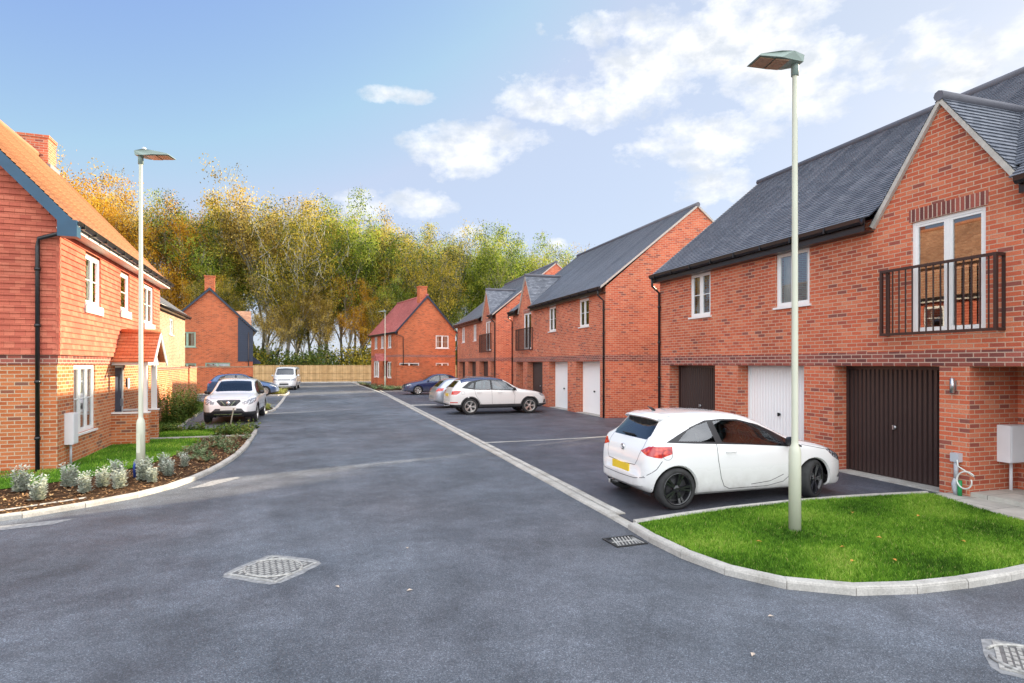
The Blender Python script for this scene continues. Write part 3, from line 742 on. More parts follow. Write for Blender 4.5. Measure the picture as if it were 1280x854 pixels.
m.box(0, 30, -.045, -.002, 1.05, 1.12); m.box(0, 30, -.045, -.002, .3, .38); m.box(0, 30, -.03, .05, 1.95, 2.0); m.build('rail', 'fence', fe)
x = .4
while x < 30: MB().box(x - .05, x + .05, -.1, -.047, 0, 2.02).build('post', 'fence', fe); x += 2.9
MB().box(0, 30, -.05, -.003, .0, .05).build('gravel_board', 'concrete', fe)
# ---------------------------------------------------------------- ground, roads, kerbs
def sheet(name, poly, z, mat, kind='structure', thick=None):
    m = MB()
    m.face([(x, y, z) for x, y in poly])
    if thick:
        for i in range(len(poly)):
            (a, b), (c, d) = poly[i], poly[(i + 1) % len(poly)]
            m.face([(a, b, z), (c, d, z), (c, d, z - thick), (a, b, z - thick)])
    o = m.build(name, mat)
    return tag(o, kind=kind)
sheet('ground', [(-600, -600), (600, -600), (600, 900), (-600, 900)], -.03, 'field')
sheet('road', [(-16, -12), (30, -12), (30, 3.9), (9.5, 4.8), (9.5, 75), (-3.2, 73.8), (-9.5, 72.9), (-9.5, 20), (-16, 8)], 0, 'road')
COURT = [(3.95, 6.95), (5.42, 7.18), (6.94, 7.26), (8.4, 7.16), (9.3, 7.16), (9.45, 7.17), (9.45, 7.17), (10.0, 7.2), (10.0, 15.3), (10.8, 20), (14.6, 20.2), (14.6, 34.5), (10.9, 36), (10.9, 47), (9.5, 49), (5.8, 49), (3.8, 46), (3.93, 31)]
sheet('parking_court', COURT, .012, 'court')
def smooth(pts, it=2, closed=False):
    for _ in range(it):
        q = [] if closed else [pts[0]]
        n = len(pts)
        for i in range(n if closed else n - 1):
            a, b = pts[i], pts[(i + 1) % n]
            q += [(a[0] * .75 + b[0] * .25, a[1] * .75 + b[1] * .25), (a[0] * .25 + b[0] * .75, a[1] * .25 + b[1] * .75)]
        if not closed: q.append(pts[-1])
        pts = q
    return pts
def resample(pts, step):
    out = [pts[0]]; acc = 0
    for a, b in zip(pts, pts[1:]):
        d = math.dist(a, b); t = step - acc
        while t <= d: out.append((a[0] + (b[0] - a[0]) * t / d, a[1] + (b[1] - a[1]) * t / d)); t += step
        acc = d - (t - step)
    if math.dist(out[-1], pts[-1]) > .06: out.append(pts[-1])
    return out
def offset(pts, w):
    r = []
    for i, p in enumerate(pts):
        a, b = pts[max(0, i - 1)], pts[min(len(pts) - 1, i + 1)]
        dx, dy = b[0] - a[0], b[1] - a[1]; l = math.hypot(dx, dy) or 1
        r.append((p[0] - dy / l * w, p[1] + dx / l * w))
    return r
def kerb(pts, w, h, step=.915, name='kerb', z0=-.02, mat='kerb', bev=.02):
    """row of kerb stones along pts (outer face line), width w to the left, 4 mm joints"""
    m = MB(); pts = resample(pts, step)
    for a, b in zip(pts, pts[1:]):
        d = Vector((b[0] - a[0], b[1] - a[1], 0)); l = d.length
        if l < .02: continue
        d /= l; n = Vector((-d.y, d.x, 0)); hh = h + rnd.uniform(-.003, .003); g = .004; jit = rnd.uniform(-.003, .003)
        prof = [(0 + jit, z0), (0 + jit, hh - bev * 1.2), (bev + jit, hh), (w, hh), (w, z0)]
        A = Vector((a[0], a[1], 0)) + d * g; B = Vector((b[0], b[1], 0)) - d * g
        i = len(m.v)
        for P in (A, B): m.v += [tuple(P + n * u + Vector((0, 0, z))) for u, z in prof]
        k = len(prof)
        m.f.append(tuple(range(i, i + k))); m.f.append(tuple(range(i + k, i + 2 * k))[::-1])
        for j in range(k - 1): m.f.append((i + j, i + j + 1, i + k + j + 1, i + k + j))
    # dark joint bed just below the stones
    L0, L1 = offset(pts, .006), offset(pts, w - .006)
    for i in range(len(pts) - 1): m.face([(*L0[i], h - .012), (*L0[i + 1], h - .012), (*L1[i + 1], h - .012), (*L1[i], h - .012)])
    return tag(m.build(name, mat), kind='structure')
# right side: low channel along the parking court, from far to near, then the raised island kerb
kerb([(3.0, 64), (3.35, 56), (3.7, 47.5), (3.86, 40), (3.85, 24), (3.8, 12), (3.76, 6.86)], .14, .03, name='kerb')
kerb([(4.06, 50), (4.05, 40), (4.04, 24), (3.98, 12), (3.94, 7.5)], .12, .026, name='channel_kerb')
isl = smooth([(3.74, 6.84), (3.68, 5.95), (3.84, 5.0), (4.25, 4.45), (4.7, 4.2), (5.45, 4.05), (6.7, 4.05), (8.5, 4.3), (11, 4.9)], 2)
kerb(isl, .11, .085, step=.6, name='island_kerb')
inner = [(3.86, 6.84), (5.42, 7.1), (6.94, 7.17), (8.3, 7.1), (9.28, 6.98)]
kerb(smooth(inner, 1), .065, .1, step=.9, name='edging_kerb')
lawnR = offset(isl, .125) + [(11, 5.0), (8.78, 5.42), (9.2, 6.94), (8.3, 7.12), (6.94, 7.18), (5.42, 7.12), (3.9, 6.84)]
sheet('island_lawn', lawnR, .07, 'grass_base')
sheet('slab_path', [(8.8, 5.4), (11.5, 4.6), (11.5, 6.69), (9.72, 6.69), (9.72, 7.0), (9.24, 7.0)], .055, 'slab', thick=.07)
kerb([(4.05, 15.38), (6.0, 15.42), (9.9, 15.75)], .06, .022, step=.9, name='edging_kerb')
kerb([(4.2, 30.3), (5.5, 30.3)], .5, .02, step=.5, name='crossing_slab')
# left verge
lk = smooth([(-14, 6.6), (-9, 7.9), (-4.4, 9.6), (-3.4, 10.3), (-2.75, 10.9), (-2.28, 12.0), (-1.98, 13.9), (-1.9, 16), (-2.0, 18.4), (-2.06, 20.4), (-2.3, 20.9), (-3.2, 20.9)], 2)
kerb(lk, .11, .075, step=.75, name='verge_kerb')
verge = offset(lk, .12)
sheet('verge_soil', verge + [(-5.3, 21.0), (-5.2, 13), (-14, 13)], .06, 'mulch')
lawnL = smooth([(-13, 9.3), (-8, 10.6), (-5.5, 11.6), (-4.2, 12.5), (-3.7, 13.4), (-3.3, 14.6), (-3.2, 16.2), (-3.1, 17.2), (-3.4, 18.3)], 2) + [(-5.4, 18.5), (-5.0, 13.0), (-13, 12.8)]
sheet('front_lawn', lawnL, .075, 'grass_base')
lawnL2 = [(-5.5, 18.75), (-3.4, 18.62), (-3.1, 19.2), (-3.3, 20.6), (-5.6, 20.75)]
sheet('front_lawn', lawnL2, .075, 'grass_base')
kerb([(-5.35, 18.58), (-2.02, 18.5)], .07, .1, step=.9, name='edging_kerb', z0=0)
kerb([(-9.6, 8.75), (-4.4, 10.15), (-3.55, 10.72)], .05, .075, step=.9, name='edging_kerb', z0=0)
# bed along garden wall, asphalt drive for the white car, kerb islands further along
bed1 = [(-5.6, 21.6), (-4.65, 21.6), (-5.0, 26), (-5.4, 31), (-6.3, 35), (-6.75, 36), (-6.0, 27), (-5.8, 23.5)]
sheet('wall_bed', bed1, .05, 'grass_base')
kerb([(-4.62, 21.2), (-5.0, 26), (-5.5, 31.5)], .06, .07, name='edging_kerb')
i1 = smooth([(-4.3, 27.2), (-2.7, 27.3), (-2.35, 27.7), (-2.2, 29), (-2.25, 30.4), (-4.2, 31.0)], 2)
kerb(i1, .12, .09, name='island_kerb'); sheet('planting_bed', offset(i1, .12), .06, 'mulch')
i2 = smooth([(-4.0, 42.6), (-2.75, 42.3), (-2.55, 43.2), (-2.6, 47.5), (-2.9, 48.4), (-4.6, 48.6)], 2)
kerb(i2, .12, .09, name='island_kerb'); sheet('planting_bed', offset(i2, .12), .06, 'mulch')
kerb([(-2.25, 30.4), (-2.35, 36), (-2.55, 42.4)], .15, .03, name='channel_kerb')
kerb([(-3.0, 48.5), (-3.1, 60), (-3.4, 68.5)], .12, .07, name='kerb')
kerb([(-6, 71.4), (0, 70.2), (2.6, 69.6), (3.0, 64)], .5, .09, step=1.2, name='kerb')
i3 = [(3.25, 64), (3.6, 56), (3.9, 48.0), (6.4, 48.4), (5.7, 51.3), (4.6, 56), (3.2, 66)]
sheet('planting_bed', i3, .06, 'mulch')
sheet('gravel_strip', [(-9.0, 44.7), (-5.0, 44.7), (-5.0, 46), (-9.0, 46)], .05, 'concrete')

# covers set in the road
def cover(loc, rz, s, label, seal='grout_sun'):
    root = empty('manhole_cover', (loc[0], loc[1], 0), rz, label, 'manhole cover')
    m = MB(); h = s / 2
    m.box(-h, h, -h, h, .002, .009); m.build('frame', 'iron', root)
    p = MB(); p.box(-h + .03, h - .03, -h + .03, h - .03, .009, .0105); pl = p.build('plates', 'ironmid', root); p = MB()
    n = int(s / .05)
    for i in range(n):
        for j in range(n):
            x, y = -h + .07 + i * (s - .14) / (n - 1), -h + .07 + j * (s - .14) / (n - 1)
            if (i + j) % 2 == 0: p.box(x - .026, x + .026, y - .013, y + .013, .0105, .016)
    for sg in (1, -1):
        arc = [(sg * (-.02 + .28 * math.cos(t)) , .28 * math.sin(t) * 1.1, .013) for t in np.linspace(-1.25, 1.25, 12)]
        p.tube(arc, .012, 5)
    p.build('tread', 'iron', pl)
    g = MB(); poly = []
    for k in range(28):
        t = 2 * math.pi * k / 28; r = h * 1.0 / max(abs(math.cos(t)), abs(math.sin(t))); r = min(r, h * 1.3) + .075 + rnd.uniform(-.012, .012); poly.append((r * math.cos(t), r * math.sin(t), .0015))
    g.face(poly); g.build('seal', seal, root)
cover((-.53, 6.64), R(52), .62, 'square iron manhole cover set diagonally in the road, left of centre')
cover((4.87, 2.87), R(38), .5, 'iron manhole cover at the bottom right corner of the road')
g = empty('gully_grate', (3.44, 6.37, 0), R(3), 'black slotted drain grate beside the kerb of the grass island', 'drain grate')
m = MB(); m.box(-.21, .21, -.18, -.15, .002, .014); m.box(-.21, .21, .15, .18, .002, .014); m.box(-.21, -.18, -.15, .15, .002, .014); m.box(.18, .21, -.15, .15, .002, .014); m.build('frame', 'ironblack', g)
MB().face([(-.18, -.15, .003), (.18, -.15, .003), (.18, .15, .003), (-.18, .15, .003)]).build('pit', 'black', g)
m = MB()
for i in range(9):
    x = -.2 + i * .045; a, b = x, x + .12
    m.face([(max(-.18, a), -.15, .013), (max(-.18, a) + .02, -.15, .013), (min(.18, b) , .15, .013), (min(.18, b) - .02, .15, .013)])
m.box(-.18, .18, -.01, .01, .004, .0125); m.build('bars', 'iron', g)
# patches of sunlight on the asphalt at left, put in as pale colour
tag(MB().face([(-5.4, 8.85, .004), (-3.5, 9.35, .004), (-3.3, 9.62, .004), (-5.5, 9.2, .004)]).build('sun_patch', 'grout_sun'), kind='structure')
tag(MB().face([(-2.28, 11.3, .004), (-1.95, 11.45, .004), (-1.55, 12.1, .004), (-1.62, 12.25, .004), (-2.0, 11.95, .004)]).build('sun_patch', 'grout_sun'), kind='structure')

# ---------------------------------------------------------------- street lamps
def lamp(loc, rz, H, label, base=1.05):
    r = empty('street_lamp', loc, rz, label, 'street lamp', 'street lamps')
    MB().lathe([(.001, 0), (.072, 0), (.072, base - .06), (.06, base), (.042, base + .035), (.04, base + .08), (.036, H * .6), (.03, H - .1), (.03, H), (.001, H)], 20).build('column', 'lamp_pole', r)
    m = MB(); m.lathe([(.001, H - .16), (.045, H - .16), (.045, H + .0), (.04, H + .02)], 14); c = m.build('spigot', 'lamp_head', r)
    # flat wedge lantern reaching out along +x
    m = MB(); w0, w1 = .08, .17
    pr = [(-.07, H - .01, .07), (-.08, H + .07, .075), (.1, H + .075, .14), (.28, H + .05, .16), (.55, H - .0, .14), (.57, H - .022, .14), (.28, H - .025, .155), (.1, H - .03, .13)]
    i = len(m.v)
    for x, z, w in pr: m.v += [(x, -w, z), (x, w, z)]
    n = len(pr); 
    for k in range(n): m.f.append((i + 2 * k, i + 2 * ((k + 1) % n), i + 2 * ((k + 1) % n) + 1, i + 2 * k + 1))
    m.f.append(tuple(i + 2 * k for k in range(n))); m.f.append(tuple(i + 2 * k + 1 for k in range(n))[::-1])
    h = m.build('lantern', 'lamp_head', r)
    MB().box(.16, .34, -.12, .12, H - .042, H - .031).build('lens', 'lamp_glass', h); MB().box(.36, .54, -.11, .11, H - .038, H - .0255).build('lens', 'lamp_glass', h)
    MB().lathe([(.001, H + .09), (.035, H + .09), (.035, H + .14), (.02, H + .155), (.001, H + .155)], 12, 'z', (.06, 0, 0)).build('photocell', 'greypipe', h)
    MB().box(-.035, .035, -.075, -.0685, .45, .8).build('door', 'lamp_pole', r)
    return r
lamp((5.57, 5.93, .06), R(172), 5.84, 'tall pale green street lamp standing on the grass island at right')
lamp((-3.28, 12.46, .06), R(-15), 5.95, 'tall pale green street lamp standing in the planted verge at left')
lamp((4.7, 50.3, .05), R(190), 6.5, 'distant slim street lamp in front of the pink-roofed house')
tag(MB().tube([(-3.37, 12.42, .06), (-3.375, 12.42, .25), (-3.36, 12.42, .36)], .022, 8).build('cable_sleeve', 'blue'), 'short blue sleeve strapped to the foot of the left street lamp', 'cable sleeve')

# ---------------------------------------------------------------- utility boxes
r = empty('meter_box', (10.55, 6.69, 0), 0, 'white meter box on a pipe fixed inside the porch of the nearest right house', 'meter box')
MB().box(-.24, .26, -.2, -.002, .58, 1.17).build('box', 'meter', r); MB().box(-.22, .24, -.21, -.201, .6, 1.15).build('door', 'meter', r); MB().tube([(-.04, -.08, .58), (-.04, -.08, .05)], .024, 8).build('pipe', 'meter', r)
r = empty('meter_box', (-5.07, 13.78, 0), LR, 'white meter box on a pipe beside the ground floor window of the tile-hung house', 'meter box')
MB().box(.38, .68, -.15, -.002, .5, 1.14).build('box', 'meter', r); MB().box(.4, .66, -.16, -.151, .52, 1.12).build('door', 'meter', r); MB().tube([(.52, -.07, .5), (.52, -.07, .05)], .024, 8).build('pipe', 'greypipe', r)
r = empty('water_meter_pipe', (9.7, 6.86, 0), 0, 'grey boxed pipe on the brick pier beside the brown garage door', 'service pipe')
MB().box(-.1, -.002, -.065, .065, .58, .72).build('box', 'greypipe', r)
m = MB(); m.tube([(-.055, 0, .58), (-.055, 0, .3)], .032, 10); m.tube([(-.055, 0, .32), (-.06, .015, .22), (-.055, 0, .12), (-.055, 0, .055)], [.03, .05, .045, .03], 10); m.build('pipe', 'greypipe', r)
r = empty('green_duct', (9.6, 6.77, 0), 0, 'short green duct with a loop of white hose at the foot of the pier', 'service duct')
MB().tube([(0, 0, .055), (0, 0, .3)], .032, 10).build('duct', 'greenpipe', r)
pts = [(0, 0, .28), (-.01, -.01, .4), (0, 0, .5), (.02, -.08, .56)]
pts = [(-.02, .03, .62), (-.01, .02, .52)] + [(-.02 - .004 * k, -.13 + .13 * math.cos(t), .33 + .13 * math.sin(t)) for k, t in enumerate(np.linspace(2.6, -3.4, 26))]
MB().tube(pts, .011, 6).build('hose', 'hose', r)

# ---------------------------------------------------------------- plants
def inpoly(x, y, poly):
    c = False; n = len(poly); j = n - 1
    for i in range(n):
        (xi, yi), (xj, yj) = poly[i], poly[j]
        if (yi > y) != (yj > y) and x < (xj - xi) * (y - yi) / (yj - yi) + xi: c = not c
        j = i
    return c
def grass(name, poly, n, z, hmin, hmax, w, mat='blades', near=None):
    xs = [p[0] for p in poly]; ys = [p[1] for p in poly]; V = []; F = []; T = []; r = random.Random(len(name) + n); k = 0
    def nz(x, y): return .5 + .17 * math.sin(x * 3.1 + 1.7 * math.sin(y * 2.3)) + .16 * math.sin(y * 4.3 + 2 * math.sin(x * 1.9)) + .17 * math.sin(x * 17 + 3 * math.sin(y * 9.3)) * math.sin(y * 21 + 2 * math.sin(x * 11))
    while k < n:
        x, y = r.uniform(min(xs), max(xs)), r.uniform(min(ys), max(ys)); k += 1
        if not inpoly(x, y, poly): continue
        q = nz(x, y); h = r.uniform(hmin, hmax) * (.7 + .6 * q); a = r.uniform(0, 6.283); lx, ly = r.gauss(0, .45) * h, r.gauss(0, .45) * h
        ca, sa = math.cos(a) * w * .5, math.sin(a) * w * .5; i = len(V)
        V += [(x - ca, y - sa, z - .005), (x + ca, y + sa, z - .005), (x + lx * .4 + ca * .8, y + ly * .4 + sa * .8, z + h * .6), (x + lx * .4 - ca * .8, y + ly * .4 - sa * .8, z + h * .6), (x + lx, y + ly, z + h)]
        t = min(.9, max(0, r.gauss(-.02 + .9 * q, .17))) if r.random() > .012 else 1
        F += [(i, i + 1, i + 2, i + 3), (i + 3, i + 2, i + 4)]; T += [t, t]
    o = quadmesh(name, V, F, T, mat); return tag(o, kind='stuff')
visR = [p for p in lawnR if p[0] < 8.9] + [(8.75, 5.3)]
lr = [p for p in offset(isl, .135) if p[0] < 8.6] + [(8.6, 4.6), (8.75, 5.42), (9.18, 6.9), (8.3, 7.06), (6.94, 7.13), (5.42, 7.06), (3.92, 6.78)]
grass('lawn_grass', lr, 150000, .07, .02, .055, .006)
ll = [p for p in lawnL if p[0] > -8.5] + [(-8.3, 12.8), (-8.4, 10.6)]
grass('lawn_grass', smooth([(-8, 10.65), (-5.5, 11.6), (-4.2, 12.5), (-3.7, 13.4), (-3.3, 14.6), (-3.2, 16.2), (-3.1, 17.2), (-3.4, 18.3)], 2) + [(-5.25, 18.4), (-5.03, 13.75), (-8.2, 13.7)], 42000, .075, .02, .05, .009)
grass('lawn_grass', lawnL2, 9000, .075, .03, .07, .012)
grass('bed_grass', bed1, 9000, .05, .06, .16, .016, 'shrubgreen')
def chips(name, poly, n, z, s=.03):
    xs = [p[0] for p in poly]; ys = [p[1] for p in poly]; V = []; F = []; T = []; r = random.Random(n)
    for k in range(n):
        x, y = r.uniform(min(xs), max(xs)), r.uniform(min(ys), max(ys))
        if not inpoly(x, y, poly): continue
        a = r.uniform(0, 6.28); l = s * r.uniform(.4, 1.2); w = l * r.uniform(.25, .6); zz = z + r.uniform(0, .02); tl = r.uniform(-.5, .5) * l; i = len(V)
        c, sn = math.cos(a), math.sin(a)
        for (u, v) in ((-l, -w), (l, -w), (l, w), (-l, w)): V.append((x + u * c - v * sn, y + u * sn + v * c, zz + tl * u / l + .3 * w * (v > 0)))
        F.append((i, i + 1, i + 2, i + 3)); T.append(r.random() ** 1.3)
    return tag(quadmesh(name, V, F, T, 'chips'), kind='stuff')
mulchpoly = [p for p in verge if p[0] > -9] + [(-3.0, 20.7), (-3.1, 17.2), (-3.2, 16.2), (-3.35, 14.6), (-3.75, 13.4), (-4.3, 12.45), (-5.6, 11.5), (-8, 10.5), (-9, 10.2)]
chips('bark_mulch', mulchpoly, 30000, .062, .026)
# leafy tuft: many upright stems carrying small leaf faces
def tuft(seed, n, h, rad, leaf, stems_lean=.5, nl=14):
    r = random.Random(seed); V = []; F = []; T = []
    for s in range(n):
        a = r.uniform(0, 6.28); rr = rad * math.sqrt(r.random()) * .5; bx, by = rr * math.cos(a), rr * math.sin(a)
        hh = h * r.uniform(.55, 1.05); lx, ly = (bx / rad * 1.1 + r.gauss(0, .15)) * stems_lean * hh, (by / rad * 1.1 + r.gauss(0, .15)) * stems_lean * hh; sh = r.uniform(.3, .8)
        for k in range(nl):
            t = (k + 1) / nl; x, y, z = bx + lx * t * t, by + ly * t * t, hh * t
            b = r.uniform(0, 6.28); l = leaf * r.uniform(.6, 1.2) * (1.15 - .5 * t); w = l * .38; up = r.uniform(.1, .8) * l
            c, sn = math.cos(b), math.sin(b); i = len(V)
            V += [(x, y, z), (x + c * l * .5 - sn * w, y + sn * l * .5 + c * w, z + up * .5), (x + c * l, y + sn * l, z + up), (x + c * l * .5 + sn * w, y + sn * l * .5 - c * w, z + up * .5)]
            F.append((i, i + 1, i + 2, i + 3)); T.append(min(1, max(0, sh + r.gauss(0, .15))))
    return V, F, T
SV = [tuft(s, 44, .42, .17, .07, .32, 16) for s in (1, 2, 3)]
svm = []
for V, F, T in SV:
    o = quadmesh('silver_shrub', V, F, T, 'silver'); svm.append(o.data); bpy.data.objects.remove(o)
spots = [(-5.1, 11.0, 1.0), (-4.95, 10.55, .8), (-4.75, 11.55, 1.15), (-4.2, 10.75, 1.05), (-4.15, 11.75, 1.15), (-3.72, 11.15, .95), (-3.6, 11.55, 1.0), (-3.55, 12.15, 1.05), (-3.3, 11.35, .95), (-3.1, 12.0, 1.15), (-3.35, 12.9, .9), (-2.92, 11.75, .8), (-2.95, 12.75, 1.05), (-2.8, 12.35, .85), (-2.75, 13.35, .8)]
names = ['in the mulch at the far left edge, nearer the kerb of two', 'at the far left edge, lowest of the row and nearest the kerb', 'tall, at the lawn edge left of the black downpipe', 'in open mulch below the black downpipe', 'tall, at the lawn edge under the house meter box', 'alone at the kerb side, halfway between downpipe and street lamp', 'just behind another, halfway between downpipe and street lamp', 'by the lawn edge left of the street lamp', 'leaning by the kerb just left of the street lamp', 'right in front of the street lamp foot', 'behind the street lamp foot on the lawn side', 'small, by the kerb just right of the street lamp', 'right of the street lamp, on the lawn side', 'whitish, right of the street lamp in mid bed', 'bluish, last of the row towards the green ground cover']
for i, ((x, y, s), nm) in enumerate(zip(spots, names)):
    o = bpy.data.objects.new('silver_shrub', svm[i % 3]); col.objects.link(o); o.location = (x, y, .06); o.scale = (s * .85, s * .85, s * .85); o.rotation_euler = (0, 0, i * 1.7)
    tag(o, 'silver-leaved plant ' + nm, 'plant', 'silver-leaved plants in the verge')
# low ground cover on the right-hand end of the bed
def scatter_cover(name, poly, n, z, h, leaf, mat, seed=5):
    r = random.Random(seed); xs = [p[0] for p in poly]; ys = [p[1] for p in poly]; V = []; F = []; T = []; k = 0
    while k < n:
        x, y = r.uniform(min(xs), max(xs)), r.uniform(min(ys), max(ys))
        if not inpoly(x, y, poly): continue
        k += 1; v, f, t = tuft(r.random() * 1e6, 7, h * r.uniform(.5, 1.1), h * r.uniform(.7, 1.2), leaf, .9, 6); i = len(V); sh = r.uniform(-.25, .2)
        V += [(a + x, b + y, c + z) for a, b, c in v]; F += [tuple(q + i for q in ff) for ff in f]; T += [min(1, max(0, q + sh)) for q in t]
    return tag(quadmesh(name, V, F, T, mat), kind='stuff')
scatter_cover('ground_cover', [(-2.5, 13.6), (-2.1, 15), (-2.1, 18.3), (-3.1, 18.3), (-3.2, 15), (-3.1, 13.8)], 62, .06, .17, .07, 'coverleaf')
scatter_cover('ground_cover', [(-2.2, 18.7), (-2.2, 20.6), (-3.2, 20.6), (-4.9, 20.6), (-4.9, 20.1), (-3.3, 20.0), (-3.0, 18.7)], 60, .06, .3, .09, 'shrubgreen', 6)
scatter_cover('ground_cover', [(-4.0, 27.5), (-2.5, 27.6), (-2.4, 30.2), (-4.0, 30.6)], 45, .06, .28, .1, 'yellowplant', 7)
scatter_cover('ground_cover', [(-4.0, 42.9), (-2.8, 42.9), (-2.9, 47.9), (-4.2, 48.2)], 55, .06, .34, .12, 'yellowplant', 8)
scatter_cover('ground_cover', i3, 90, .06, .3, .12, 'coverleaf', 9)
def bush(name, loc, s, h, seed, mat, label, n=110, leaf=.09, group=None):
    V, F, T = tuft(seed, n, h, s, leaf, .55, 14)
    o = quadmesh(name, V, F, T, mat, loc=loc); return tag(o, label, 'shrub', group)
bush('garden_shrub', (-5.15, 23.3, .05), .8, 1.35, 11, 'shrubgreen', 'loose green shrub with reddish leaves against the garden wall, nearest the brick house', 120, .1)
bush('garden_shrub', (-5.35, 25.6, .05), .75, 1.25, 12, 'shrubgreen', 'tallest leafy green shrub midway along the garden wall', 130, .1)
bush('garden_shrub', (-5.6, 28.0, .05), .7, 1.0, 13, 'shrubgreen', 'low green shrub by the garden wall behind the white car bonnet', 110, .1)
m = MB(); m.tube([(0, 0, 0), (.05, .03, .35), (.12, .0, .72)], .022, 6); tag(m.build('tree_stake', 'bark', loc=(-2.85, 19.9, .06)), 'leaning wooden stake among plants in front of the white car', 'stake')
for i, (x, y) in enumerate([(5.2, 4.75), (5.65, 4.65), (4.75, 5.6), (6.9, 6.3), (6.2, 5.3), (7.6, 5.9), (7.0, 4.9), (5.5, 5.15)]):
    m = MB(); a = i * 1.3; c, s = math.cos(a) * .035, math.sin(a) * .035
    m.face([(-c, -s, .0), (s * .6, -c * .6, .012), (c, s, .004), (-s * .6, c * .6, .016)])
    tag(m.build('fallen_leaf', 'leaf_fallen', loc=(x, y, .105)), 'small fallen orange leaf lying on the grass island', 'leaf', 'fallen leaves on the grass island')
for i, (x, y) in enumerate([(.75, 5.6), (.1, 5.9), (.9, 6.9), (3.0, 3.6), (3.6, 4.1)]):
    m = MB(); a = i * 2.3; c, s = math.cos(a) * .03, math.sin(a) * .03
    m.face([(-c, -s, .0), (s * .6, -c * .6, .01), (c, s, .003), (-s * .6, c * .6, .012)])
    tag(m.build('fallen_leaf', 'leaf_dry', loc=(x, y, .006)), 'small dry leaf lying on the open road in the foreground', 'leaf', 'dry leaves on the road')
# ---------------------------------------------------------------- cars
def paintmat(name, c, metal=0.0, rough=.25):
    m, nt, p, o = newmat(name)
    v = objn(nt)
    # road film thrown up over the sills
    sx = N(nt, 'SeparateXYZ'); L(nt, v, sx.inputs[0])
    d = mathn(nt, 'MULTIPLY', ramp(nt, sx.outputs[2], [(.2, .55), (.62, 0)]).outputs[0], ramp(nt, noise(nt, v, 5, 5, .65), [(.3, .25), (.7, 1)]).outputs[0])
    L(nt, mixc(nt, d, c, (.3, .27, .22)), p.inputs['Base Color'])
    L(nt, mathn(nt, 'ADD', rough, mathn(nt, 'MULTIPLY', d, .5)), p.inputs['Roughness'])
    p.inputs['Metallic'].default_value = metal; p.inputs['Coat Weight'].default_value = .8; p.inputs['Coat Roughness'].default_value = .05
    return m
M['p_white'] = paintmat('white_car_paint', (.8, .8, .79)); M['p_cream'] = paintmat('pearl_white_car_paint', (.74, .73, .7))
M['p_blue'] = paintmat('dark_blue_car_paint', (.012, .03, .11), .3); M['p_midblue'] = paintmat('metallic_blue_car_paint', (.04, .1, .24), .4); M['p_silver'] = paintmat('silver_car_paint', (.42, .45, .5), .6, .3)
M['rubber'] = plain('tyre_rubber', (.028, .028, .028), .8, var=.3, vscale=12); M['trimblack'] = plain('black_trim', (.014, .014, .016), .3); M['plastic'] = plain('grey_black_plastic', (.045, .045, .047), .7, var=.15)
M['rimblack'] = plain('gloss_black_wheel', (.015, .015, .017), .18, coat=.5); M['rimsilver'] = plain('silver_wheel', (.55, .53, .5), .3, metal=.7)
M['seat'] = plain('dark_car_interior', (.04, .042, .045), .9); M['platey'] = plain('yellow_plate', (.8, .55, .03), .4, var=.03); M['platew'] = plain('white_plate', (.8, .78, .72), .4, var=.03)
M['chrome'] = plain('chrome', (.75, .75, .76), .12, metal=1, var=.02)
def lampmat(name, c, e):
    m, nt, p, o = newmat(name); v = objn(nt)
    w = N(nt, 'TexVoronoi'); w.inputs['Scale'].default_value = 16; L(nt, v, w.inputs['Vector'])
    L(nt, ramp(nt, w.outputs['Distance'], [(.1, e), (.6, c)]).outputs[0], p.inputs['Base Color']); p.inputs['Roughness'].default_value = .08; p.inputs['Coat Weight'].default_value = 1
    return m
M['taillamp'] = lampmat('red_tail_lamp', (.45, .01, .012), (.85, .1, .05)); M['headlamp'] = lampmat('clear_head_lamp', (.16, .17, .19), (.8, .82, .85)); M['headdark'] = lampmat('dark_head_lamp', (.03, .03, .035), (.5, .5, .52)); M['amber'] = plain('orange_indicator', (.8, .3, .02), .2)

def pchip(xs, ys, x):
    x = np.asarray(x, float); xs = np.array(xs, float); ys = np.array(ys, float); h = np.diff(xs); d = np.diff(ys) / h; m = np.zeros(len(xs)); m[0], m[-1] = d[0], d[-1]
    for i in range(1, len(xs) - 1):
        if d[i - 1] * d[i] > 0: w1, w2 = 2 * h[i] + h[i - 1], h[i] + 2 * h[i - 1]; m[i] = (w1 + w2) / (w1 / d[i - 1] + w2 / d[i])
    i = np.clip(np.searchsorted(xs, x) - 1, 0, len(h) - 1); t = np.clip((x - xs[i]) / h[i], 0, 1)
    return ys[i] * (2 * t**3 - 3 * t**2 + 1) + h[i] * m[i] * (t**3 - 2 * t**2 + t) + ys[i + 1] * (-2 * t**3 + 3 * t**2) + h[i] * m[i + 1] * (t**3 - t**2)
def chaik(P, it):
    P = [np.array(p, float) for p in P]
    for _ in range(it):
        Q = [P[0]]
        for a, b in zip(P, P[1:]): Q += [a * .75 + b * .25, a * .25 + b * .75]
        Q.append(P[-1]); P = Q
    return P
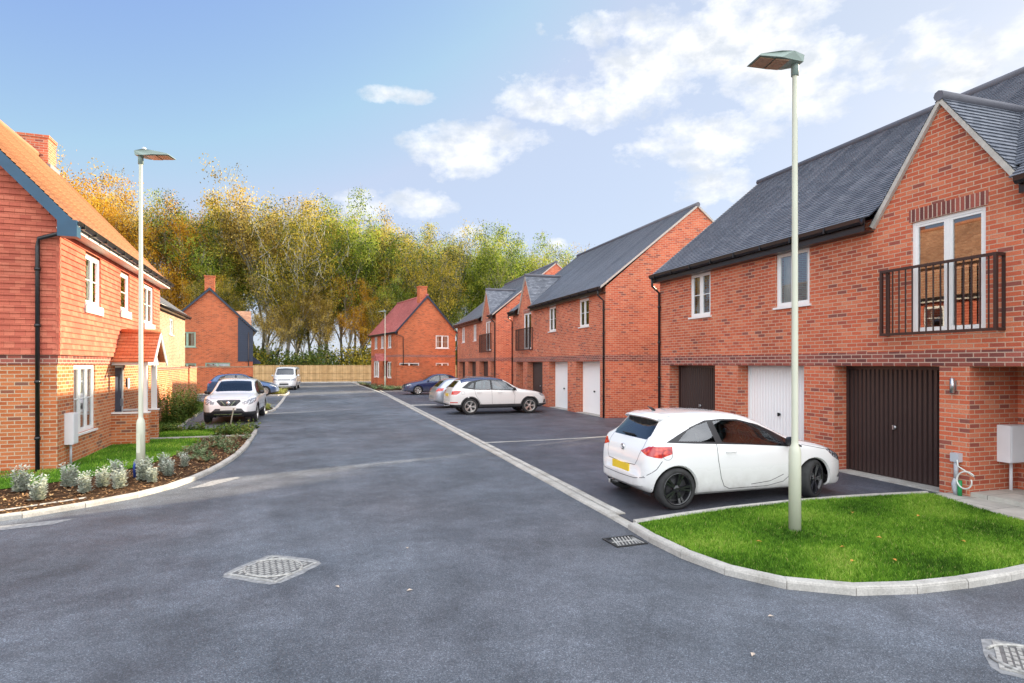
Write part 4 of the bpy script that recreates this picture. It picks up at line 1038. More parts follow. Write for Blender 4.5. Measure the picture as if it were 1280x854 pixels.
def body_mesh(sp):
    top = chaik(sp['top'], 2); out = [top[0]]
    for a, b in zip(top, top[1:]):
        n = max(1, int(np.linalg.norm(b - a) / .045)); out += [a + (b - a) * (k + 1) / n for k in range(n)]
    st = [out[0]]
    for p in out[1:]:
        if p[0] - st[-1][0] > .006: st.append(p)
    rows = []
    for x, T in st:
        B = float(pchip(*zip(*sp['belt']), x)); zb = float(pchip(*zip(*sp['bot']), x)); W = float(pchip(*zip(*sp['plan']), x)); g = float(pchip(*zip(*sp['gh']), x))
        B = min(B, T - .035); hh = B - zb; t = T - B; z8 = B + max(.6 * t, t - .075); z7 = B + (z8 - B) * .5; sw = sp.get('shoulder', .945)
        c = [(0, zb), (.75 * W, zb), (.93 * W, zb + .03), (.985 * W, zb + .16 * hh), (1.0 * W, zb + .45 * hh), (.995 * W, zb + .75 * hh), (.975 * W, zb + .93 * hh), (sw * W, B + .01 * min(1, t * 5)),
             ((sw * .48 + g * .52) * W, z7), (g * W, z8), (.8 * g * W, T - .012), (.4 * g * W, T), (0, T + .002)]
        r = chaik(c, 2); full = [(x, y, z) for y, z in r] + [(x, -y, z) for y, z in r[-2:0:-1]]
        rows.append(full)
    # round off both ends
    def shrink(row, dx, k):
        cz = sum(p[2] for p in row) / len(row); return [(p[0] + dx, p[1] * k, cz + (p[2] - cz) * k) for p in row]
    rows = [shrink(rows[0], -.028, .8), shrink(rows[0], -.02, .93)] + rows + [shrink(rows[-1], .02, .93), shrink(rows[-1], .028, .8)]
    V = [p for r in rows for p in r]; n = len(rows[0]); F = []
    for i in range(len(rows) - 1):
        for j in range(n): F.append((i * n + j, i * n + (j + 1) % n, (i + 1) * n + (j + 1) % n, (i + 1) * n + j))
    for i in (0, (len(rows) - 1) * n): F.append(tuple(range(i, i + n)))
    return V, F
def cross2(o, a, b): return (a[0] - o[0]) * (b[1] - o[1]) - (a[1] - o[1]) * (b[0] - o[0])
def ccw(p):
    A = sum(p[i][0] * p[(i + 1) % len(p)][1] - p[(i + 1) % len(p)][0] * p[i][1] for i in range(len(p)))
    return list(p) if A > 0 else list(p)[::-1]
def car(spec):
    """spec -> root Empty; built along +x (nose), origin on the ground midway between the axles"""
    sp = spec; xr, xf = sp['axles']; x0 = (xr + xf) / 2; Rw = sp['R']
    root = empty(sp['name'], (0, 0, 0), 0, sp['label'], sp['cat'], 'parked cars')
    V, F = body_mesh(sp)
    me0 = bpy.data.meshes.new('tmp'); me0.from_pydata(V, [], F)
    bm = bmesh.new(); bm.from_mesh(me0); bmesh.ops.remove_doubles(bm, verts=bm.verts, dist=1e-5); bmesh.ops.recalc_face_normals(bm, faces=bm.faces); bm.normal_update(); bpy.data.meshes.remove(me0)
    ref = bm.copy(); ref.faces.ensure_lookup_table(); bvh = BVHTree.FromBMesh(ref)
    def smooth_n(co):
        loc, nn, idx, d = bvh.find_nearest(co)
        f = ref.faces[idx]; ws = [1 / ((v.co - loc).length + 1e-5) ** 2 for v in f.verts]; s = Vector((0, 0, 0))
        for v, w in zip(f.verts, ws): s += v.normal * w
        return s.normalized()
    lay = bm.faces.layers.int.new('part'); parts = {}
    AX = {'y': (0, 2), 'x': (1, 2), 'z': (0, 1)}
    def cut(pid, ax, poly, filt):
        a, b = AX[ax]; poly = ccw(poly); lo = [min(p[k] for p in poly) - .02 for k in (0, 1)]; hi = [max(p[k] for p in poly) + .02 for k in (0, 1)]
        def cand():
            r = []
            for f in bm.faces:
                if f[lay] != 0 or not filt(f.calc_center_median(), f.normal): continue
                fa = [v.co[a] for v in f.verts]; fb = [v.co[b] for v in f.verts]
                if max(fa) < lo[0] or min(fa) > hi[0] or max(fb) < lo[1] or min(fb) > hi[1]: continue
                r.append(f)
            return r
        for i in range(len(poly)):
            p, q = poly[i], poly[(i + 1) % len(poly)]
            co = [0, 0, 0]; no = [0, 0, 0]; co[a], co[b] = p; no[a], no[b] = q[1] - p[1], -(q[0] - p[0])
            fs = cand(); 
            if not fs: continue
            es = {e for f in fs for e in f.edges}; vs = {v for f in fs for v in f.verts}
            bmesh.ops.bisect_plane(bm, geom=list(vs) + list(es) + fs, plane_co=co, plane_no=no, dist=1e-5)
        bm.normal_update()
        for f in cand():
            c = f.calc_center_median(); P = (c[a], c[b])
            if all(cross2(poly[i], poly[(i + 1) % len(poly)], P) > -1e-6 for i in range(len(poly))): f[lay] = pid
    side = lambda c, n: abs(n.y) > .3 and abs(c.y) > .35
    pid = 1
    for (pname, mat, ax, poly, flt, split) in sp['cuts']:
        fl = {'side': side, 'front': lambda c, n: n.x > .12 and c.x > sp['L'] * .82, 'rear': lambda c, n: n.x < -.12 and c.x < sp['L'] * .35, 'top': lambda c, n: n.z > .2 and c.z > .6 * sp['belt'][0][1]}[flt]
        cut(pid, ax, poly, fl); parts[pid] = (pname, mat, split); pid += 1
    Ra = sp.get('Ra', Rw + .045)
    archf = lambda c, n: abs(c.y) > .42 and c.z < Rw + Ra + .02
    if sp.get('clad'):
        for wx in (xr, xf):
            cut(900, 'y', [(wx + (Ra + .05) * math.cos(t), Rw + (Ra + .05) * math.sin(t)) for t in np.linspace(0, 2 * math.pi, 28, endpoint=False)], archf)
        parts[900] = ('wheel_arch_trim', 'plastic', False)
        cut(901, 'y', [(-.1, .1), (sp['L'] + .1, .1), (sp['L'] + .1, sp['clad']), (-.1, sp['clad'])], lambda c, n: True); parts[901] = ('lower_cladding', 'plastic', False)
    for f in bm.faces:
        pass
    for wx in (xr, xf):
        cy = [(wx + Ra * math.cos(t), Rw + Ra * math.sin(t)) for t in np.linspace(0, 2 * math.pi, 32, endpoint=False)]
        for k in (0, 900, 901):
            # temporarily treat cladding faces as cuttable too
            for f in bm.faces:
                if f[lay] == k and k: f[lay] = -k
            if k == 0: cut(999, 'y', cy, archf)
            else:
                sw = [f for f in bm.faces if f[lay] == 0]
                for f in sw: f[lay] = -5
                for f in bm.faces:
                    if f[lay] == -k: f[lay] = 0
                cut(999, 'y', cy, archf)
                for f in bm.faces:
                    if f[lay] == 0: f[lay] = k
                    elif f[lay] == -5: f[lay] = 0
    bmesh.ops.delete(bm, geom=[f for f in bm.faces if f[lay] == 999], context='FACES')
    def extract(name, mat, sel, parent, push=0):
        fs = [f for f in bm.faces if sel(f)]
        if not fs: return None
        idx = {}; VV = []; FF = []; NN = []
        for f in fs:
            r = []
            for v in f.verts:
                if v.index not in idx:
                    nn = smooth_n(v.co); idx[v.index] = len(VV); c = v.co + nn * push; VV.append((c.x - x0, c.y, c.z)); NN.append(nn)
                r.append(idx[v.index])
            FF.append(r)
        me = bpy.data.meshes.new(name); me.from_pydata(VV, [], FF); me.polygons.foreach_set('use_smooth', [True] * len(FF)); me.materials.append(M[mat])
        me.normals_split_custom_set_from_vertices([tuple(n) for n in NN])
        o = bpy.data.objects.new(name, me); col.objects.link(o); o.parent = parent; return o
    bm.verts.index_update(); bm.faces.ensure_lookup_table()
    body = extract('body', sp['paint'], lambda f: f[lay] == 0, root)
    for k, (pname, mat, split) in parts.items():
        if split:
            for s in (1, -1): extract(pname, mat, lambda f: f[lay] == k and f.calc_center_median().y * s > 0, root, sp.get('push', {}).get(pname, 0))
        else: extract(pname, mat, lambda f: f[lay] == k, root, sp.get('push', {}).get(pname, 0))
    # helpers on the surface
    def hit(x, z, s):
        r = bvh.ray_cast(Vector((x, s * 3, z)), Vector((0, -s, 0))); return (r[0], smooth_n(r[0])) if r[0] else (None, None)
    def ribbon(mb, pts, w=.0085, up=.0015):   # pts: (co, normal)
        for (p, n), (q, k) in zip(pts, pts[1:]):
            if (q - p).length > .4 or (q - p).length < 1e-5: continue
            t = (q - p).normalized(); a = t.cross(n).normalized() * w / 2; b = t.cross(k).normalized() * w / 2; o = Vector((x0, 0, 0))
            mb.face([p - a + n * up - o, q - b + k * up - o, q + b + k * up - o, p + a + n * up - o])
    m = MB()
    for poly in sp.get('seams', []):
        for s in (1, -1):
            pts = []
            for a, b in zip(poly, poly[1:]):
                nn = max(1, int(math.dist(a, b) / .04))
                for k in range(nn + 1):
                    h, n = hit(a[0] + (b[0] - a[0]) * k / nn, a[1] + (b[1] - a[1]) * k / nn, s)
                    if h: pts.append((h, n))
            ribbon(m, pts)
            if m.f: m.build('panel_gap', 'trimblack', body, fixn=False); m = MB()
    for poly in sp.get('topseams', []):
        for s in (1, -1):
            pts = []
            for a, b in zip(poly, poly[1:]):
                nn = max(1, int(math.dist(a, b) / .04))
                for k in range(nn + 1):
                    r = bvh.ray_cast(Vector((a[0] + (b[0] - a[0]) * k / nn, s * (a[1] + (b[1] - a[1]) * k / nn), 3)), Vector((0, 0, -1)))
                    if r[0]: pts.append((r[0], smooth_n(r[0])))
            ribbon(m, pts)
            if m.f: m.build('panel_gap', 'trimblack', body, fixn=False); m = MB()
    for poly in sp.get('rearseams', []):
        for s in (1, -1):
            pts = []
            for a, b in zip(poly, poly[1:]):
                nn = max(1, int(math.dist(a, b) / .04))
                for k in range(nn + 1):
                    r = bvh.ray_cast(Vector((-2, s * (a[0] + (b[0] - a[0]) * k / nn), a[1] + (b[1] - a[1]) * k / nn)), Vector((1, 0, 0)))
                    if r[0]: pts.append((r[0], smooth_n(r[0])))
            ribbon(m, pts)
            if m.f: m.build('panel_gap', 'trimblack', body, fixn=False); m = MB()
    if m.f: m.build('panel_gap', 'trimblack', body, fixn=False)
    # arch lips and liners
    lips = []; lins = []
    for wx in (xr, xf):
        for s in (1, -1):
            prev = None; ys = []; lip = MB(); lin = MB(); lips.append(lip); lins.append(lin)
            for t in np.linspace(-.5, math.pi + .5, 36):
                x, z = wx + (Ra - .001) * math.cos(t), Rw + (Ra - .001) * math.sin(t); h, n = hit(x, max(z, .0), s)
                if h is None: prev = None; continue
                cur = (Vector((x - x0, h.y, z)), Vector((wx + (Ra - .02) * math.cos(t) - x0, h.y - s * .03, Rw + (Ra - .02) * math.sin(t)))); ys.append(abs(h.y))
                if prev: lip.face([prev[0], cur[0], cur[1], prev[1]], smooth=True)
                prev = cur
            yo = (min(ys) if ys else sp['plan'][2][1]) - .03
            A = [(wx - x0 + (Ra + .01) * math.cos(t), Rw + (Ra + .01) * math.sin(t)) for t in np.linspace(-.35, math.pi + .35, 20)]
            for a, b in zip(A, A[1:]): lin.face([(a[0], s * yo, a[1]), (b[0], s * yo, b[1]), (b[0], s * .45, b[1]), (a[0], s * .45, a[1])])
            lin.face([(a[0], s * .45, a[1]) for a in A])
    for lip in lips:
        if lip.f: lip.build('arch_lip', 'plastic' if sp.get('clad') else sp['paint'], body, weld=False)
    for lin in lins: lin.build('wheel_well', 'trimblack', body)
    # interior
    m = MB(); bz = sp['belt'][1][1]; iw = sp['gh'][len(sp['gh']) // 2][1] * sp['plan'][3][1]
    for sx in sp['seats']:
        for s in (1, -1):
            m.box(sx - x0 - .1, sx - x0 + .42, s * .37 - .25, s * .37 + .25, .35, .52); m.prism([(sx - x0 - .12, .5), (sx - x0 + .05, .5), (sx - x0 - .1, bz + .08), (sx - x0 - .22, bz + .08)], (s * .37 - .24, s * .37 + .24), 'y'); m.box(sx - x0 - .22, sx - x0 - .12, s * .37 - .13, s * .37 + .13, bz + .1, bz + .28)
    m.box(sp['dash'] - x0 - .1, sp['dash'] - x0 + .35, -.62, .62, .4, bz - .03); m.box(sp['seats'][-1] - x0 - .6, sp['dash'] - x0 + .2, -.6, .6, .25, .34)
    it = m.build('interior', 'seat', root)
    st = MB(); st.lathe([(.17, -.012), (.185, 0), (.17, .012), (.158, 0)], 20, 'x', close=True); st.build('steering_wheel', 'trimblack', it, loc=(sp['dash'] - x0 - .18, -.36, bz - .0), rot=(0, -.4, 0))
    # wheels
    for wx, w_, st_ in ((xr, sp['track'], 0), (xf, sp['track'], sp.get('steer', 0))):
        for s in (1, -1):
            wh = wheel(Rw, sp['rim'], sp['spokes'], root, sp.get('tw', .2), sp.get('rimr', .7)); wh.location = (wx - x0, s * w_, Rw); wh.rotation_euler = (0, 0, (0 if s < 0 else math.pi) + st_)
    # small parts
    for (nm, mat, bx) in sp.get('boxes', []):
        m = MB(); m.box(bx[0] - x0, bx[1] - x0, *bx[2:]); m.build(nm, mat, root)
    for s in (1, -1):
        mx, mz = sp['mirror']; h, n = hit(mx, mz - .02, s)
        if h is None: continue
        m = MB(); V2 = [(-.05, .0, .6), (-.035, .0, .9), (.03, .0, 1.0), (.1, .0, .8), (.12, .0, .5)]
        y = abs(h.y)
        prof = [(0.02, .03), (.05, .07), (.07, .085), (.08, .08), (.07, .06), (.03, .03)]
        m2 = MB(); i = 0; ring = []
        for k, (yy, r) in enumerate([(y + .03, .3), (y + .06, .85), (y + .12, 1.0), (y + .18, .9), (y + .21, .55), (y + .215, .2)]):
            ring.append([(mx - x0 + .055 * r * math.cos(t) * (1.5 if math.cos(t) > 0 else .8), s * yy, mz + .03 + .07 * r * math.sin(t)) for t in np.linspace(0, 2 * math.pi, 14, endpoint=False)])
        for a, b in zip(ring, ring[1:]):
            for j in range(14): m2.face([a[j], a[(j + 1) % 14], b[(j + 1) % 14], b[j]], smooth=True)
        m2.face(ring[0]); m2.face(ring[-1]); m2.box(mx - x0 - .01, mx - x0 + .04, min(s * (y - .02), s * (y + .08)), max(s * (y - .02), s * (y + .08)), mz - .05, mz + .0)
        m2.build('wing_mirror', sp.get('mirmat', sp['paint']), root, weld=False)
    for (hx, hz) in sp.get('handles', []):
        for s in (1, -1):
            h, n = hit(hx, hz, s)
            if h: MB().tube([(hx - .09 - x0, h.y + s * .005, hz), (hx - .07 - x0, h.y + s * .03, hz + .002), (hx + .07 - x0, h.y + s * .03, hz + .004), (hx + .09 - x0, h.y + s * .005, hz + .006)], .012, 6).build('door_handle', sp.get('hmat', sp['paint']), root)
    if 'fuel' in sp:
        h, n = hit(*sp['fuel'], -1); m = MB(); pts = []
        for t in np.linspace(0, 2 * math.pi, 22): hh, nn = hit(sp['fuel'][0] + .075 * math.cos(t), sp['fuel'][1] + .075 * math.sin(t), -1); pts.append((hh, nn))
        ribbon(m, pts, .005); m.build('fuel_flap', 'trimblack', root, fixn=False)
    for (nm, mat, rearz, hw, hh, front) in sp.get('plates', []):
        d = -1 if front else 1; r = bvh.ray_cast(Vector((-2 if not front else sp['L'] + 2, 0, rearz)), Vector((d, 0, 0)))
        if r[0]:
            n = smooth_n(r[0]); x = r[0].x - x0; a, b = (x, x + .022) if front else (x - .022, x)
            m = MB().box(a, b, -hw, hw, rearz - hh, rearz + hh); m.build(nm, mat, root)
    bm.free(); ref.free(); return root
_wc = {}
def wheel(Rw, rim, spokes, parent, tw, rimr=.7):
    key = (Rw, rim, spokes)
    if key not in _wc:
        # outer face at local -y
        ty = MB().lathe([(Rw * (rimr - .01), -.5 * tw), (Rw * (rimr + .08), -.54 * tw), (Rw * .93, -.5 * tw), (Rw * .985, -.42 * tw), (Rw, -.3 * tw), (Rw, .3 * tw), (Rw * .97, .45 * tw), (Rw * rimr, .5 * tw)], 40, 'y')
        for k in (-.18, 0.02, .2): ty.lathe([(Rw + .0012, (k - .02) * tw), (Rw + .0012, (k + .02) * tw)], 40, 'y')
        rr = Rw * rimr
        rm = MB().lathe([(rr, -.48 * tw), (rr + .006, -.52 * tw), (rr - .012, -.53 * tw), (rr - .022, -.46 * tw), (rr - .03, -.1 * tw), (rr - .04, .4 * tw)], 36, 'y')
        hb = MB().lathe([(.001, -.44 * tw), (.03, -.44 * tw), (.055, -.4 * tw), (.06, -.2 * tw)], 20, 'y')
        n, double = spokes
        for k in range(n):
            for off in ((-.14, .14) if double else (0,)):
                t = 2 * math.pi * k / n + off; u = Vector((math.cos(t), 0, math.sin(t))); v = Vector((-math.sin(t), 0, math.cos(t)))
                w0, w1 = (.013, .02) if double else (.024, .045)
                i = len(rm.v); tw_ = .04 if double else .0
                for rad, hw, yo, yi in ((.04, w0, -.4 * tw, -.2 * tw), (rr * .6, w0 * 1.1, -.43 * tw, -.25 * tw), (rr - .008, w1, -.49 * tw, -.3 * tw)):
                    for (sg, y) in ((-1, yo), (1, yo), (1.3, yi), (-1.3, yi)): p = u * rad + v * (hw * sg); rm.v.append((p.x, y, p.z))
                for a in (0, 4):
                    for j in range(4): rm.f.append((i + a + j, i + a + (j + 1) % 4, i + a + 4 + (j + 1) % 4, i + a + 4 + j))
        bk = MB().lathe([(.001, -.02 * tw), (rr - .035, -.02 * tw)], 24, 'y'); bk.lathe([(.05, -.1 * tw), (rr * .68, -.1 * tw), (rr * .68, -.02 * tw)], 24, 'y')
        a = hb.build('wheel', rim); b = ty.build('tyre', 'rubber', a); c = rm.build('rim', rim, a); d = bk.build('brake_disc', 'plastic', a)
        a.parent = parent; _wc[key] = a; return a
    o = copy_tree(_wc[key], parent); return o
def arc_poly(pts): return pts
Z = lambda p: p
# --- small white three-door hatchback in the foreground
corsa = dict(name='parked_car', cat='car', label='small white three-door hatchback with black wheels and yellow plate beside the grass island', paint='p_white', L=3.98, axles=(.70, 3.2), R=.305, track=.755, tw=.2, rim='rimblack', spokes=(5, True), rimr=.77, steer=R(24), mirmat='trimblack',
    top=[(.15, .5), (.155, .68), (.2, .84), (.28, .96), (.4, 1.1), (.55, 1.25), (.64, 1.325), (.76, 1.365), (1.05, 1.398), (1.5, 1.405), (1.95, 1.375), (2.35, 1.26), (2.75, 1.06), (2.98, .95), (3.2, .905), (3.55, .83), (3.8, .73), (3.92, .62), (3.98, .45)],
    belt=[(.14, .82), (.4, .99), (.7, .98), (1.5, .95), (2.2, .9), (2.8, .87), (3.3, .82), (3.98, .6)],
    bot=[(.14, .3), (.3, .22), (.6, .18), (1, .16), (3, .16), (3.5, .15), (3.8, .14), (3.98, .2)],
    plan=[(.14, .6), (.19, .7), (.27, .775), (.42, .83), (.7, .865), (1.6, .855), (2.6, .855), (3.2, .865), (3.55, .83), (3.78, .75), (3.9, .66), (3.98, .5)],
    gh=[(.14, .82), (.28, .78), (.6, .69), (.95, .7), (1.6, .72), (2.2, .72), (2.6, .74), (2.95, .8), (3.3, .84), (4, .85)],
    cuts=[('rear_window', 'carglass', 'x', [(-.5, 1.0), (.5, 1.0), (.54, 1.06), (.47, 1.25), (.42, 1.29), (-.42, 1.29), (-.47, 1.25), (-.54, 1.06)], 'rear', False),
          ('windscreen', 'carglass', 'z', [(2.93, -.5), (2.93, .5), (2.86, .6), (2.2, .5), (2.14, .4), (2.12, 0), (2.14, -.4), (2.2, -.5), (2.86, -.6)], 'top', False),
          ('side_window', 'carglass', 'y', [(.74, 1.0), (1.38, .965), (1.335, 1.25), (1.15, 1.21), (.95, 1.135)], 'side', True),
          ('side_window', 'carglass', 'y', [(1.5, .955), (2.57, .865), (2.62, .9), (2.4, 1.07), (2.2, 1.18), (1.95, 1.245), (1.7, 1.265), (1.44, 1.262)], 'side', True),
          ('side_window', 'carglass', 'y', [(2.68, .86), (2.92, .84), (2.68, .99)], 'side', True),
          ('window_trim', 'trimblack', 'y', [(.52, .985), (1.0, .955), (1.0, 1.18), (.75, 1.075)], 'side', True),
          ('window_trim', 'trimblack', 'y', [(1.0, .955), (1.9, .905), (1.9, 1.275), (1.6, 1.29), (1.3, 1.275), (1.0, 1.18)], 'side', True),
          ('window_trim', 'trimblack', 'y', [(1.9, .905), (2.97, .825), (2.98, .845), (2.6, 1.05), (2.3, 1.18), (1.9, 1.275)], 'side', True),
          ('tail_light', 'taillamp', 'y', [(.1, .86), (.14, .8), (.24, .77), (.31, .8), (.41, .92), (.3, .945), (.14, .925)], 'side', True),
          ('tail_light', 'taillamp', 'x', [(.5, .84), (.82, .76), (.9, .93), (.66, .92)], 'rear', False),
          ('tail_light', 'taillamp', 'x', [(-.5, .84), (-.82, .76), (-.9, .93), (-.66, .92)], 'rear', False),
          ('headlight', 'headdark', 'y', [(3.46, .775), (3.62, .64), (3.88, .53), (3.99, .55), (3.9, .66), (3.7, .745)], 'side', True),
          ('grille', 'trimblack', 'x', [(-.5, .24), (.5, .24), (.56, .3), (.48, .47), (-.48, .47), (-.56, .3)], 'front', False),
          ('fog_light_recess', 'trimblack', 'y', [(3.74, .3), (3.9, .27), (3.93, .42), (3.88, .4)], 'side', True),
          ('door', 'p_white', 'y', [(1.4, .965), (1.41, .7), (1.46, .45), (1.52, .31), (1.62, .265), (2.3, .265), (2.58, .32), (2.7, .4), (2.72, .84), (1.9, .9)], 'side', True)],
    push={}, seams=[[(1.385, .95), (1.4, .7), (1.45, .43), (1.51, .3), (1.61, .255), (2.3, .255), (2.6, .31), (2.72, .4), (2.75, .8)], [(2.0, .3), (2.35, .33), (2.6, .42)], [(.33, .3), (.36, .34), (.9, .24)], [(.24, .48), (.38, .6), (.46, .72)], [(.95, .22), (2.95, .2)], [(2.98, .86), (3.2, .82), (3.5, .76)]],
    topseams=[[(2.97, .62), (3.3, .68), (3.6, .6), (3.82, .3), (3.84, 0)]], rearseams=[[(.52, 1.02), (.54, .9), (.48, .7), (.42, .62), (0, .6)], [(.0, .42), (.45, .43), (.68, .47)]],
    seats=[1.75, .95], dash=2.45, mirror=(2.66, .91), handles=[(1.63, .81)], fuel=(.54, .81),
    boxes=[('wiper', 'trimblack', (.3, .33, -.15, .2, 1.035, 1.05)), ('exhaust_pipe', 'chrome', (.14, .3, .35, .42, .2, .26))],
    plates=[('number_plate', 'platey', .55, .26, .057, False), ('number_plate', 'platew', .42, .26, .057, True)])
_rm = lambda x: x + max(0, .08 * (.9 - x) / .75)
for k_ in ('top', 'belt', 'bot', 'plan', 'gh'): corsa[k_] = [(_rm(a), b) for a, b in corsa[k_]]
corsa['boxes'] = [(n_, m_, (_rm(b_[0]), _rm(b_[1])) + tuple(b_[2:])) for n_, m_, b_ in corsa['boxes']]
c1 = car(corsa); c1.location = (6.15, 8.32, .012)
sec = [(.45, 1.3, .46), (.42, 1.325, .49), (.47, 1.352, .52), (.6, 1.38, .54), (.78, 1.392, .54), (.78, 1.35, .54), (.62, 1.32, .54)]
sec = [(a + .05, b, c_) for a, b, c_ in sec]
def spoil(c, x0):
    m = MB(); n = 9; rows = []
    for (x, z, w) in sec: rows.append([(x - x0 + .09 * (abs(k) / 4) ** 2, w * k / 4, z - .035 * (abs(k) / 4) ** 3) for k in range(-4, 5)])
    for a, b in zip(rows, rows[1:] + rows[:1]):
        for j in range(8): m.face([a[j], a[j + 1], b[j + 1], b[j]], smooth=True)
    m.face([r[0] for r in rows]); m.face([r[-1] for r in rows]); m.build('spoiler', 'p_white', c)
    MB().tube([(.82 - x0, 0, 1.385), (.77 - x0, 0, 1.43), (.7 - x0, 0, 1.46)], [.03, .018, .005], 8).build('aerial', 'trimblack', c)
spoil(c1, 1.95)
m = MB(); m.lathe([(.03, -.012), (.05, -.012), (.05, .01), (.03, .01)], 20, 'x', (.262 - 1.95, 0, .84), close=True); m.box(.247 - 1.95, .267 - 1.95, -.03, .03, .835, .845); m.build('emblem', 'chrome', c1)

def suv_spec(**k):
    d = dict(name='parked_car', cat='car', L=4.3, axles=(.82, 3.46), R=.34, track=.77, tw=.21, rim='rimsilver', spokes=(5, True), clad=.43, Ra=.385,
        top=[(-.02, .55), (-.01, .8), (.04, 1.0), (.12, 1.12), (.28, 1.3), (.42, 1.44), (.6, 1.52), (1.2, 1.575), (1.9, 1.57), (2.35, 1.48), (2.75, 1.25), (3.05, 1.08), (3.4, 1.03), (3.9, .95), (4.15, .85), (4.26, .7), (4.3, .5)],
        belt=[(-.02, .98), (.5, 1.06), (1.2, 1.04), (2.2, 1.0), (3.0, .97), (3.6, .93), (4.3, .7)],
        bot=[(-.02, .4), (.3, .3), (.8, .26), (3.4, .26), (3.9, .26), (4.3, .34)],
        plan=[(-.02, .7), (.05, .8), (.25, .88), (.6, .9), (1.2, .91), (2.6, .9), (3.4, .91), (3.9, .86), (4.15, .76), (4.3, .6)],
        gh=[(-.02, .85), (.3, .76), (.9, .74), (1.6, .75), (2.3, .75), (2.8, .8), (3.2, .86), (4.3, .87)],
        seats=[2.05, 1.2], dash=2.75, mirror=(2.72, 1.04), handles=[(1.2, .93), (2.1, .92)], fuel=(.5, .92), push={})
    d['cuts'] = [('rear_window', 'carglass', 'x', [(-.55, 1.14), (.55, 1.14), (.5, 1.4), (-.5, 1.4)], 'rear', False),
        ('windscreen', 'carglass', 'z', [(3.0, -.55), (3.0, .55), (2.9, .64), (2.3, .54), (2.26, 0), (2.3, -.54), (2.9, -.64)], 'top', False),
        ('side_window', 'carglass', 'y', [(1.02, 1.08), (1.72, 1.06), (1.7, 1.44), (1.35, 1.44), (1.1, 1.37)], 'side', True),
        ('side_window', 'carglass', 'y', [(1.8, 1.06), (2.68, 1.03), (2.75, 1.07), (2.4, 1.33), (2.15, 1.42), (1.78, 1.44)], 'side', True),
        ('side_window', 'carglass', 'y', [(.72, 1.15), (.95, 1.1), (1.0, 1.32), (.95, 1.34)], 'side', True),
        ('window_trim', 'trimblack', 'y', [(.45, 1.12), (1.0, 1.05), (1.0, 1.42), (.8, 1.38)], 'side', True),
        ('window_trim', 'trimblack', 'y', [(1.0, 1.05), (1.8, 1.03), (1.8, 1.475), (1.3, 1.475), (1.0, 1.42)], 'side', True),
        ('window_trim', 'trimblack', 'y', [(1.8, 1.03), (2.88, .99), (2.9, 1.02), (2.5, 1.32), (2.2, 1.45), (1.8, 1.475)], 'side', True)]
    d['seams'] = [[(1.75, 1.02), (1.76, .5), (1.8, .38)], [(2.68, 1.0), (2.78, .8), (2.75, .4)], [(1.0, 1.05), (1.06, .8), (1.2, .6), (1.3, .4)], [(1.3, .385), (2.75, .385)]]
    d['topseams'] = [[(3.05, .68), (3.5, .7), (4.0, .6), (4.1, 0)]]
    d.update(k); return d
s1 = suv_spec(label='white crossover car with dark roof and silver alloy wheels facing the garages', paint='p_cream', mirmat='trimblack', hmat='p_cream')
s1['cuts'] += [('roof_panel', 'p_blue', 'z', [(.45, -.7), (2.3, -.7), (2.3, .7), (.45, .7)], 'top', False),
    ('tail_light', 'taillamp', 'y', [(-.03, .86), (.2, .84), (.32, .9), (.42, 1.0), (.2, 1.02), (-.03, .98)], 'side', True), ('tail_light', 'taillamp', 'x', [(.45, .86), (.86, .84), (.86, 1.02), (.45, .98)], 'rear', True),
    ('reflector', 'taillamp', 'y', [(-.02, .5), (.28, .5), (.28, .54), (-.02, .54)], 'side', True),
    ('headlight', 'headlamp', 'y', [(3.85, .88), (4.0, .76), (4.28, .7), (4.24, .8), (4.1, .88)], 'side', True), ('fog_light', 'trimblack', 'y', [(4.1, .45), (4.25, .45), (4.25, .6), (4.15, .6)], 'side', True)]
s1['plates'] = [('number_plate', 'platey', .82, .26, .057, False)]
s1['boxes'] = [('roof_rail', 'chrome', (.9, 2.2, -.6, -.57, 1.56, 1.585)), ('roof_rail', 'chrome', (.9, 2.2, .57, .6, 1.56, 1.585)), ('exhaust_pipe', 'chrome', (-.03, .2, .4, .5, .3, .34))]
c = car(s1); c.location = (7.09, 24.95, .012)

q1 = suv_spec(label='white family crossover parked nose towards the camera on the left drive', paint='p_white', mirmat='trimblack', spokes=(5, False))
q1['cuts'] += [('headlight', 'headlamp', 'y', [(3.82, .9), (3.95, .76), (4.3, .66), (4.3, .78), (4.1, .9)], 'side', True), ('headlight', 'headlamp', 'x', [(.42, .76), (.5, .68), (.86, .78), (.86, .92), (.7, .88)], 'front', False), ('headlight', 'headlamp', 'x', [(-.42, .76), (-.5, .68), (-.86, .78), (-.86, .92), (-.7, .88)], 'front', False),
    ('grille', 'trimblack', 'x', [(-.4, .8), (-.24, .64), (.24, .64), (.4, .8), (.36, .85), (-.36, .85)], 'front', False), ('lower_grille', 'trimblack', 'x', [(-.62, .36), (.62, .36), (.42, .55), (-.42, .55)], 'front', False),
    ('tail_light', 'taillamp', 'y', [(-.03, .86), (.3, .86), (.35, 1.0), (-.03, 1.0)], 'side', True)]
q1['plates'] = [('number_plate', 'platew', .55, .26, .057, True)]
q1['boxes'] = [('skid_plate', 'chrome', (4.27, 4.33, -.45, .45, .335, .365)), ('roof_rail', 'chrome', (.9, 2.2, -.6, -.57, 1.56, 1.585)), ('roof_rail', 'chrome', (.9, 2.2, .57, .6, 1.56, 1.585))]
c = car(q1); c.location = (-3.32, 25.05, .012); c.rotation_euler = (0, 0, R(-90)); qcar = c
m = MB()
for s in (1, -1): m.prism([(s * .2, .83), (s * .26, .83), (s * .12, .66), (s * .07, .66)], (2.135, 2.175), 'x')
